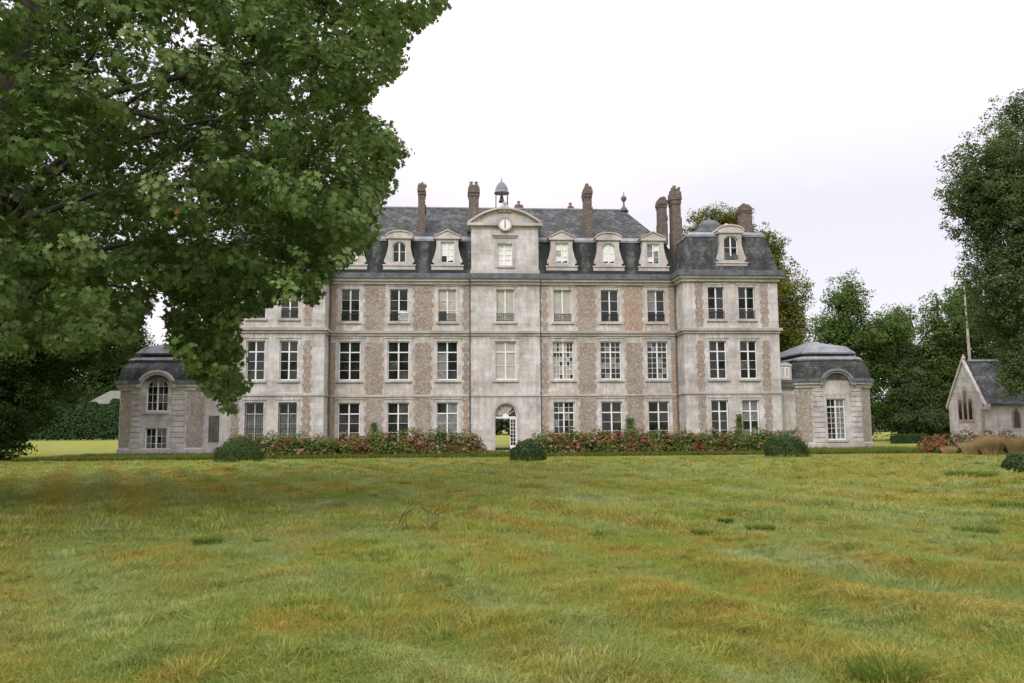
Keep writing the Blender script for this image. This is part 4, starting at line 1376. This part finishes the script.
# leave natural windows between branch sprays
lac = np.sin(P[:, 0] * 1.7 + P[:, 2] * .9) * np.sin(P[:, 2] * 1.9 - P[:, 0] * .6) + .5 * np.sin(P[:, 0] * 3.3 + 1) * np.sin(P[:, 2] * 3.7)
edge = (px_ > 90) & (px_ < 440)
keep &= ~((lac > .85) & edge & (rng.uniform(0, 1, len(P)) < .7))
P = P[keep]
sel = rng.permutation(len(P))[:9500]
P = P[sel]
spr = P[rng.permutation(len(P))[:1350]]
srad = rng.uniform(.55, 1.05, len(spr))
rim = [q for q in CROWN if q[0] > 125 and -60 < q[1] < 420]
ex = []
for (ax, ay), (bx_, by_) in zip(rim[:-1], rim[1:]):
    nn_ = max(1, int(math.hypot(bx_ - ax, by_ - ay) / 12))
    for q in range(nn_ * 2):
        t_ = rng.uniform(0, 1)
        qx_, qy_ = ax + (bx_ - ax) * t_, ay + (by_ - ay) * t_
        L_ = math.hypot(230 - qx_, 170 - qy_)
        k_ = rng.uniform(4, 18)
        ex.append(at(qx_ + (230 - qx_) / L_ * k_, qy_ + (170 - qy_) / L_ * k_, rng.uniform(17.0, 21.5)))
spr = np.concatenate([spr, np.array(ex)])
srad = np.concatenate([srad, rng.uniform(.25, .5, len(ex))])
n_sp = len(spr)
idx = rng.choice(n_sp, 17000, p=srad ** 1.6 / (srad ** 1.6).sum())
dd = rng.normal(size=(17000, 3)); dd /= np.linalg.norm(dd, axis=1, keepdims=True)
P2 = spr[idx] + dd * srad[idx][:, None] * np.array([1, 1, .6]) * rng.uniform(.7, 1.05, (17000, 1)) - np.array([0, 0, .25]) * (dd[:, 0:1] ** 2 + dd[:, 1:2] ** 2)
qx, qy = proj(P2)
k = inside(CROWN, qx, qy) & (P2[:, 2] > 1.7)
P2, dd, idx = P2[k], dd[k], idx[k]
outd = dd * 1.3 + np.array([.15, -.45, .1])
shade = rng.uniform(0, 1, n_sp)[idx]
c, nr, r = clump_leaves(rng, P2, rng.uniform(.14, .30, len(P2)), 19, outd, .8, .5, .9, .38)
r = np.clip(r * .75 + np.repeat(shade, 19) * .3, 0, 1)
c -= np.array([-13.5, 20, 0])
leaves('crown', c, nr, .122 * rng.uniform(.55, 1.35, len(c)), rng, L_NEAR, TR, LOBED, r)
m = MB()
m.tube([(0, 0, -.3), (.1, 0, 1.5), (0, .1, 4), (.4, 0, 7), (1.0, -.2, 10), (1.6, 0, 14)], [.85, .65, .58, .5, .38, .2], 14)
limb_ends = [at(60, 60, 19), at(200, 60, 18), at(300, 120, 19), at(360, 60, 20), at(330, 200, 19), at(215, 250, 18.5), at(150, 200, 17), at(60, 180, 17), at(60, 250, 18), at(230, 300, 18.5), at(400, 10, 20), at(120, 20, 16)]
for i, e in enumerate(limb_ends):
    e = e - np.array([-13.5, 20, 0])
    h = 3.5 + (i % 5) * 1.5 if e[2] > 6 else 4.0
    s0 = np.array([.2, 0, h])
    mid1 = s0 + (e - s0) * .35 + np.array([0, 0, 1.1]); mid2 = s0 + (e - s0) * .7 + np.array([.1, .1, .9])
    m.tube([s0, mid1, mid2, e], [.16, .09, .045, .012], 8)
    for j in range(4):
        q = mid1 + (e - mid1) * rng.uniform(.1, .9)
        m.tube([q, q + rng.normal(size=3) * np.array([.7, .7, .45])], [.035, .008], 5)
m.build('trunk', BARK, TR, smooth=True)
oc = at(177, 212, 14.0) - np.array([-13.5, 20, 0])
leaves('autumn_leaf', oc[None], np.array([[.1, -1, .2]]), np.array([.13]), rng, plain('orange_leaf', (.65, .17, .02, 1), .6, .1), TR, LOBED)

# darker tree standing behind it, foliage down to the grass
tree('beech_tree', 'dense dark leafy tree reaching down to the grass at the far left', (-31.5, 50, 0),
     [(-.9, 0, 2.4, 3.9, 3.4, 2.6), (-.2, 0, 5.2, 5.0, 4.5, 2.8), (1.9, 0, 9, 6.3, 5, 3.2), (-1, 0, 13.5, 7, 5.5, 4.5), (4.2, -.5, 7.6, 3.2, 3, 2.2)], 6800, 30, .5, .17, L_DARK, 31, .5, depth=.55)

# ------------------------------------------------------------------ trees behind and to the right
def blobs_px(base, specs, Y):
    """blobs given as picture centre and half sizes, set at real depth and size"""
    o = []
    for (px, py, hx, hy, dy) in specs:
        p = at(px, py, Y + dy); sc = F_PX / (Y + dy)
        o.append((p[0] - base[0], dy, p[2], hx / sc, max(hx, hy) / sc * .85, hy / sc))
    return o
b = (at(738, 430, 84)[0], 84, 0)
tree('chestnut_tree', 'tall yellowing tree rising behind the right hand roof of the chateau', b,
     blobs_px(b, [(708, 238, 24, 28, 0), (728, 235, 26, 26, 0), (735, 262, 34, 40, 2), (762, 262, 24, 34, 1), (775, 310, 26, 46, 0), (745, 340, 44, 60, 4), (790, 350, 12, 44, 0)], 84), 5200, 28, .6, .22, L_YEL, 41, .5, depth=.5, rough=.35)
b = (at(850, 430, 96)[0], 96, 0)
tree('robinia_tree', 'airy green tree with layered branches behind the right hand domed pavilion', b,
     blobs_px(b, [(846, 300, 22, 20, 0), (838, 330, 26, 20, 0), (862, 340, 34, 24, 1), (842, 375, 30, 26, 0), (890, 330, 18, 16, 0), (880, 370, 22, 22, 1), (850, 405, 40, 30, 2)], 96), 2300, 26, .75, .26, L_MID, 43, .35, depth=.7, rough=.4)
b = (at(907, 433, 104)[0], 104, 0)
tree('robinia_tree', 'smaller airy green tree between the domed pavilion tree and the dark wood', b,
     blobs_px(b, [(900, 325, 16, 16, 0), (893, 350, 22, 20, 0), (910, 380, 20, 30, 0)], 104), 1000, 26, .75, .26, L_MID, 44, .3, depth=.7, rough=.4)
b = (at(915, 436, 96)[0], 96, 0)
tree('holly_bush', 'conical grey green bushy tree standing left of the chapel', b,
     blobs_px(b, [(916, 415, 31, 26, 0), (914, 385, 25, 26, 0), (912, 360, 15, 18, 0), (935, 412, 18, 24, 0)], 96), 2600, 26, .55, .2, L_OLIVE, 45, .25, depth=.4)
b = (at(945, 436, 96)[0], 96, 0)
tree('oak_tree', 'broad dark oak behind the chapel gable', b,
     blobs_px(b, [(950, 330, 30, 34, 0), (935, 370, 26, 36, 0), (965, 300, 18, 18, 1), (975, 350, 32, 50, 2), (960, 395, 44, 40, 0)], 96), 2600, 26, .75, .26, L_MID, 46, .5, depth=.5, rough=.3)
b = (at(1030, 436, 90)[0], 90, 0)
tree('oak_tree', 'dark tree behind the chapel roof at the right edge', b,
     blobs_px(b, [(1010, 350, 40, 60, 0), (1060, 330, 50, 80, 3)], 90), 1100, 24, .9, .34, L_DARK, 47, .5, depth=.4)
b = (at(1075, 440, 44)[0], 44, 0)
tree('lime_tree', 'tall grey green tree overhanging the chapel at the right edge', b,
     blobs_px(b, [(1030, 165, 48, 66, 0), (994, 178, 38, 54, -1), (978, 195, 34, 40, 0), (1012, 245, 52, 52, 0), (1000, 290, 34, 40, -1), (1025, 330, 36, 52, 0), (1080, 250, 80, 120, 3), (1090, 340, 70, 60, 2), (1018, 372, 18, 26, -1), (1024, 110, 22, 18, 0)], 44),
     8500, 26, .36, .13, L_GREY, 48, .55, depth=.55, rough=.3)
# behind the left end pavilion
for i, (px, Y, hy, hx, top, mt, lb) in enumerate(((118, 215, 50, 40, 330, L_DARK, 'dark tree behind the barn side of the left domed pavilion'),
        (25, 210, 60, 46, 340, L_DARK, 'dark tree behind the tall hedge at the left edge'), (150, 200, 26, 30, 385, L_MID, 'lower green tree peeping over the left domed pavilion'))):
    b = (at(px, 436, Y)[0], Y, 0)
    tree('elm_tree', lb, b, blobs_px(b, [(px, top + hy * .4, hx * .8, hy * .6, 0), (px + 8, top + hy, hx, hy * .7, 1), (px - 8, top + hy * 1.4, hx, hy * .6, 0)], Y), 1800, 24, 1.8, .7, mt, 60 + i, .6, depth=.5)

# bare leaning trunk beside the chapel
pa, pb = at(974, 430, 66), at(964, 286, 66)
PL = empty('bare_tree_trunk', (pa[0], 66, 0))
tag(PL, 'slender pale leaning bare trunk rising behind the chapel ridge', 'tree trunk')
MB().tube([(0, 0, -.2), (pb[0] * .5 - pa[0] * .5 + .05, 0, pb[2] * .5), (pb[0] - pa[0], 0, pb[2])], [.17, .13, .05], 8).build('trunk', BARK_P, PL, smooth=True)

# tall clipped hedge of pointed conifers, far left
GRP = 'conifers of the tall hedge at the far left'
hp = [(at(x, 436, 172)[0], x) for x in range(-40, 126, 11)]
def hedge_tree(rng, root, h, r, mat, nl=900, leaf=.5):
    z = rng.uniform(0, 1, nl) ** .9
    th = rng.uniform(0, 6.283, nl)
    rr = r * (1 - .75 * z ** 2.2) * rng.uniform(.8, 1.05, nl)
    c = np.stack([np.cos(th) * rr, np.sin(th) * rr, .2 + z * h], 1)
    nr = np.stack([np.cos(th), np.sin(th), .5 + 0 * z], 1) + rng.normal(size=(nl, 3)) * .4
    leaves('foliage', c, nr, leaf, rng, mat, root, KITE)
L_HEDGE = leaf_mat('conifer_hedge', (.012, .026, .010, 1), (.022, .044, .014, 1), (.038, .07, .02, 1), .3, .1)
rng = np.random.default_rng(5)
for i, (x, px) in enumerate(hp):
    e = empty('hedge_conifer', (x, 172, 0))
    tag(e, 'pointed dark green conifer standing in the far left hedge row', 'conifer', GRP)
    h = at(px, 403 + 3 * math.sin(i * 2.1), 172)[2]
    MB().tube([(0, 0, -.2), (0, 0, h * .8)], [.15, .04], 6).build('trunk', BARK, e)
    hedge_tree(rng, e, h, 2.6, L_HEDGE, 1500, .55)

# far wood that closes the horizon
rng = np.random.default_rng(8)
n = 11000
x = rng.uniform(-260, 260, n); d0 = 235 + 12 * np.sin(x * .02) + rng.uniform(-6, 6, n)
hh = 8.5 + 3 * np.sin(x * .05) + 2.0 * np.sin(x * .17 + 1) + 1.2 * np.sin(x * .43)
zc = hh * rng.uniform(0, 1, n) ** .7
P = np.stack([x, d0, zc], 1)
c, nr, r = clump_leaves(rng, P, rng.uniform(1.2, 2.6, n), 14, np.tile([0, -1., .3], (n, 1)))
c[:, 2] = np.maximum(c[:, 2], .1)
o = leaves('far_wood', c, nr, .9, rng, leaf_mat('far_foliage', (.02, .032, .016, 1), (.035, .055, .026, 1), (.06, .085, .04, 1), .05, .1), None, KITE, r)
tag(o, 'far dark wood closing the horizon beyond the lawns', 'woodland', kind='stuff')

# ------------------------------------------------------------------ shrubs in front of the house
def hydrangea(name, label, loc, rx, rz_, seed, fl=.5, fmat=None, group='hydrangea bushes in the bed before the chateau', nleaf=3000):
    rng = np.random.default_rng(seed)
    e = empty(name, tuple(loc)); tag(e, label, 'bush', group)
    m = MB()
    for i in range(9):
        a = rng.uniform(0, 6.28); q = rng.uniform(.3, .8)
        m.tube([(0, 0, -.05), (math.cos(a) * rx * q * .5, math.sin(a) * .5 * q, rz_ * .45), (math.cos(a) * rx * q, math.sin(a) * .9 * q, rz_ * .85)], [.025, .018, .01], 5)
    m.build('stem', BARK, e)
    d = rng.normal(size=(nleaf, 3)); d[:, 2] = np.abs(d[:, 2]); d /= np.linalg.norm(d, axis=1, keepdims=True)
    wob = 1 + .16 * np.sin(d[:, 0] * 6 + seed) * np.cos(d[:, 1] * 5) + .08 * np.sin(d[:, 2] * 9 + seed)
    c = d * np.array([rx, .95, rz_]) * (wob * rng.uniform(.55, 1.04, nleaf))[:, None]
    c[:, 2] = np.abs(c[:, 2]) + .04
    leaves('foliage', c, d + np.array([0, -.2, .5]) + rng.normal(size=(nleaf, 3)) * .5, .15, rng, L_HYD, e, KITE)
    nh = max(30, int(42 * fl * rx))
    d = rng.normal(size=(nh, 3)); d[:, 2] = np.abs(d[:, 2]) + .12; d[:, 1] = -np.abs(d[:, 1]) * .9; d /= np.linalg.norm(d, axis=1, keepdims=True)
    hc = d * np.array([rx, .98, rz_]) * (1 + .14 * np.sin(d[:, 0] * 6 + seed))[:, None]
    hc[:, 2] = np.clip(hc[:, 2], .25, None)
    c, nr, r = clump_leaves(rng, hc, rng.uniform(.07, .12, nh), 22, d, .8, .4, .8, .3)
    leaves('flower_head', c, nr, .075, rng, fmat or L_FLO, e, KITE, r)
    return e
YH = -10.8
rows = [(-18.9, 1.2, 1.3, .6, L_FLO, 'hydrangea with pink heads ending the row at the far left, left of the clipped dome'),
        (-15.0, 1.2, 1.25, .4, L_FLO, 'hydrangea directly behind the leftmost clipped dome'),
        (-16.9, 1.3, 1.35, .5, L_FLO, 'green hydrangea bush with pale pink heads, above the left shoulder of the leftmost dome'),
        (-13.3, 1.4, 1.25, .3, L_FLO, 'sparsely flowering hydrangea just right of the leftmost clipped dome'),
        (-11.2, 1.35, 1.35, .45, L_FLO, 'hydrangea bush below the ground floor window beside the left downpipe'),
        (-9.2, 1.35, 1.4, .5, L_FLO, 'dusty pink hydrangea below the first brick panel left of the door'),
        (-7.1, 1.35, 1.5, .75, L_FLO, 'tall hydrangea with many pink heads two bushes left of the doorway'),
        (-4.9, 1.4, 1.5, 1.0, L_FLO, 'large hydrangea thick with coral pink heads, second from the doorway on its left'),
        (-2.9, 1.2, 1.35, .8, L_FLO, 'pinkish hydrangea ending the row just left of the doorway'),
        (2.3, 1.3, 1.45, .8, L_FLO, 'hydrangea with pink heads starting the row right of the doorway, behind the middle clipped dome'),
        (4.3, 1.35, 1.5, .9, L_FLO, 'hydrangea with dense pink heads below the small paned window right of the door'),
        (6.4, 1.35, 1.4, .75, L_FLO, 'faded pink hydrangea below the first brick panel right of the door'),
        (8.4, 1.3, 1.4, .9, L_RED, 'bright crimson hydrangea standing out in the middle of the right row'),
        (10.3, 1.35, 1.3, .6, L_FLO, 'hydrangea with brownish pink heads just right of the crimson bush'),
        (12.4, 1.4, 1.3, .5, L_RED, 'hydrangea with scattered red heads before the right corner of the long front'),
        (14.6, 1.45, 1.35, .55, L_FLO, 'browning hydrangea below the left window of the right hand projecting wing'),
        (16.7, 1.4, 1.4, .45, L_FLO, 'russet hydrangea below the right window of the right hand projecting wing'),
        (18.7, 1.4, 1.4, .4, L_FLO, 'russet hydrangea just left of the rightmost clipped dome'),
        (20.4, 1.2, 1.3, .3, L_FLO, 'leafy hydrangea at the right end of the row behind the rightmost clipped dome')]
for i, (x, rx, rz_, fl, fm, lb) in enumerate(rows):
    hydrangea('hydrangea_bush', lb, L2W(x * .826 + (.1 if x > 0 else -.8), YH), rx * 1.12, rz_ * 1.08, 100 + i, fl, fm)

def dome(label, px, Y, hw, h, seed):
    p = at(px, 460, Y)
    rng = np.random.default_rng(seed)
    e = empty('clipped_dome_bush', (p[0], Y, 0)); tag(e, label, 'bush', 'clipped dome bushes in front of the flower bed')
    n = 7000
    d = rng.normal(size=(n, 3)); d[:, 2] = np.abs(d[:, 2]); d /= np.linalg.norm(d, axis=1, keepdims=True)
    wob = 1 + .05 * np.sin(d[:, 0] * 5 + seed) + .05 * np.sin(d[:, 0] * 9 + d[:, 2] * 7)
    pw = d.copy(); pw[:, 2] = pw[:, 2] ** .75
    c = pw * np.array([hw, hw, h]) * (wob * np.where(rng.uniform(0, 1, n) < .04, rng.uniform(1.0, 1.09, n), rng.uniform(.86, 1.02, n)))[:, None]
    c[:, 2] += .03
    leaves('foliage', c, d + rng.normal(size=(n, 3)) * .5, .075, rng, L_BOX, e, KITE)
    m = MB(); m.tube([(0, 0, -.1), (0, 0, h * .7)], [.06, .04], 6)
    for i in range(6):
        a = i * 1.05
        m.tube([(0, 0, h * .2), (math.cos(a) * hw * .7, math.sin(a) * hw * .7, h * .6)], [.03, .01], 5)
    m.build('stem', BARK, e)
    return e
dome('dark clipped dome bush before the left wing, leftmost of the row', 239, 45.5, 1.34, 1.16, 1)
dome('dark clipped dome bush beside the doorway gap, middle of the row', 527.5, 43.5, .95, 1.02, 2)
dome('dark clipped dome bush below the right wing corner, rightmost of the row', 786, 46.5, 1.22, 1.1, 3)
e = dome('bright green clipped dome bush cut by the right edge of the lawn', 1026, 29, .72, .66, 4)
e['group'] = 'small bushes on the right of the lawn'

# low box hedge block, right distance
p = at(908, 443, 80)
e = empty('box_hedge', (p[0], 80, 0)); tag(e, 'low straight clipped hedge left of the red hydrangeas by the chapel', 'hedge')
rng = np.random.default_rng(77)
n = 5000
c = np.stack([rng.uniform(-1.65, 1.65, n), rng.uniform(-.5, .5, n), rng.uniform(0, .85, n)], 1)
f = rng.integers(0, 3, n)
c[f == 0, 1] = -.5 + rng.normal(size=(f == 0).sum()) * .03; c[f == 1, 2] = .85 + rng.normal(size=(f == 1).sum()) * .03
nr = rng.normal(size=(n, 3)) * .5; nr[f == 0, 1] -= 1; nr[f != 0, 2] += 1
leaves('foliage', c, nr, .1, rng, L_BOX, e)
MB().box(-1.5, 1.5, -.4, .4, -.05, .7).build('stem', BARK, e)

# hydrangeas and straw grasses by the chapel
G2 = 'red hydrangeas by the chapel'
for i, (px, Y, rx, rz_, fm, lb) in enumerate(((936, 52, 1.3, 1.05, L_RED, 'low crimson hydrangea furthest left by the chapel gable'),
        (960, 51, 1.35, 1.25, L_RED, 'rounder crimson hydrangea in front of the chapel gable'),
        (984, 50, 1.1, 1.25, L_RED, 'dark red hydrangea before the chapel corner, partly behind straw grass'),
        (1006, 50, 1.2, 1.25, L_RED, 'dark red hydrangea before the chapel side wall'))):
    hydrangea('hydrangea_bush', lb, (at(px, 440, Y)[0], Y, 0), rx, rz_, 200 + i, .9 if i < 2 else .5, fm, G2, 900)
def straw(px, Y, r, h, seed, lb, n=1500):
    p = at(px, 440, Y)
    rng = np.random.default_rng(seed)
    th = rng.uniform(0, 6.283, n); rr = rng.uniform(0, 1, n) ** .6 * r * .6
    x, y = np.cos(th) * rr, np.sin(th) * rr
    ln = np.stack([np.cos(th), np.sin(th)], 1) * (rr / r)[:, None] * .7 + rng.normal(size=(n, 2)) * .16
    e = blades('ornamental_grass', x, y, h * rng.uniform(.55, 1.1, n), np.full(n, .022), ln, rng, L_STRAW, np.zeros(n))
    e.location = (p[0], Y, 0)
    tag(e, lb, 'ornamental grass', 'straw coloured grasses by the chapel')
straw(991, 47, .75, 1.2, 1, 'tall tan ornamental grass clump before the chapel corner', 3200)
straw(1019, 46, .75, 1.15, 2, 'tan ornamental grass clump nearest the right edge')
straw(972, 48, .8, .85, 3, 'lower tan grass clump in front of the crimson hydrangea')
straw(948, 50, .6, .5, 4, 'small dull straw tuft left of the taller tan grasses', 700)

# low weeds and tufts on the lawn
L_TUFT = leaf_mat('tuft_green', (.07, .12, .02, 1), (.12, .18, .03, 1), (.22, .26, .05, 1), 2, .4)
def tuft(px, py, r, h, seed, lb, mat=L_TUFT, n=420, name='grass_tussock'):
    u = at(px, py, 10.0); k = (CAM_H) / (CAM_H - u[2]); Y = 10.0 * k
    x0 = u[0] * k
    rng = np.random.default_rng(seed)
    th = rng.uniform(0, 6.283, n); rr = rng.uniform(0, 1, n) ** .6 * r
    x, y = np.cos(th) * rr, np.sin(th) * rr
    ln = np.stack([np.cos(th), np.sin(th)], 1) * .8 + rng.normal(size=(n, 2)) * .3
    z0 = gh(np.array([x0]), np.array([Y]))[0]
    e = blades(name, x, y, h * rng.uniform(.5, 1.1, n), np.full(n, .004 + .0007 * Y), ln, rng, mat, np.zeros(n))
    e.location = (x0, Y, z0)
    tag(e, lb, 'tussock', 'darker tussocks standing up from the lawn')
tuft(761, 531, .18, .2, 1, 'dark green tussock right of the lawn centre, larger of the close pair')
tuft(703, 534, .16, .15, 2, 'flatter brownish tussock left of the darker pair mate')
tuft(726, 523, .09, .18, 3, 'narrow upright tussock between and behind the pair')
tuft(888, 676, .22, .2, 4, 'lush green tussock at the bottom right')
tuft(972, 477, .75, .3, 5, 'wide low weedy patch near the right edge of the lawn', n=900)
tuft(975, 529, .3, .2, 6, 'green tussock below the right hand straw grasses')
tuft(208, 547, .2, .16, 7, 'dark tussock on the left half of the lawn')
tuft(1010, 508, .35, .2, 8, 'dark tussock at the right edge of the lawn')

# bent dry stems left of centre
u = at(410, 528, 10.0); k_ = CAM_H / (CAM_H - u[2])
e = empty('dry_weed_stems', (u[0] * k_, 10 * k_, 0)); tag(e, 'few bent dark dry weed stems on the lawn left of centre', 'weed')
rng = np.random.default_rng(9)
for i in range(7):
    x0 = rng.uniform(-.5, .5)
    s0 = MB().tube([(x0, rng.uniform(-.2, .2), 0), (x0 + rng.uniform(-.08, .08), 0, .2), (x0 + rng.uniform(-.25, .25), 0, rng.uniform(.28, .42))], [.008, .006, .004], 5)
    s0.build('stem', BARK, e)

# unmown grass along the bed and round the end pavilions
rng = np.random.default_rng(14)
n = 60000
lx = rng.uniform(-29, 29, n); ly = rng.uniform(-12.5, -2.2, n)
ly = np.where(rng.uniform(0, 1, n) < .55, rng.uniform(-12.6, -11.2, n), ly)
c_, s_ = math.cos(A_ROT), math.sin(A_ROT)
x = XC + lx * c_ - ly * s_; y = Y0 + lx * s_ + ly * c_
L_LONG = leaf_mat('long_grass', (.05, .08, .014, 1), (.11, .14, .025, 1), (.22, .22, .05, 1), .8, .35)
g = blades('long_grass', x, y, rng.uniform(.12, .36, n), np.full(n, .035), rng.normal(size=(n, 2)) * .35, rng, L_LONG, np.zeros(n))
tag(g, 'dark unmown grass fringe in front of the flower bed and walls', 'grass', kind='stuff')

# climbers on the front
for i, (lx, yl, h, wd, lb) in enumerate(((-9.7, -.12, 2.2, .35, 'small climbing plant on the brick between the left ground floor windows'),
                                         (9.3, -.12, 2.4, .5, 'climbing plant beside the ground floor window right of the small paned one'),
                                         (16.95, -2.12, 2.6, .35, 'thin climber between the right wing ground floor windows'))):
    p = L2W(lx, yl)
    e = empty('climbing_plant', tuple(p), A_ROT); tag(e, lb, 'climber')
    rng = np.random.default_rng(400 + i)
    MB().tube([(0, 0, 0), (.08, 0, h * .5), (-.05, 0, h)], [.025, .02, .01], 5).build('stem', BARK, e)
    n = 420
    zz = rng.uniform(.2, 1, n) * h
    c = np.stack([rng.normal(size=n) * wd * .45 * (1.2 - .5 * zz / h), -np.abs(rng.normal(size=n)) * .1, zz], 1)
    leaves('foliage', c, np.tile([0, -1., .5], (n, 1)) + rng.normal(size=(n, 3)) * .4, .13, rng, L_MID, e)
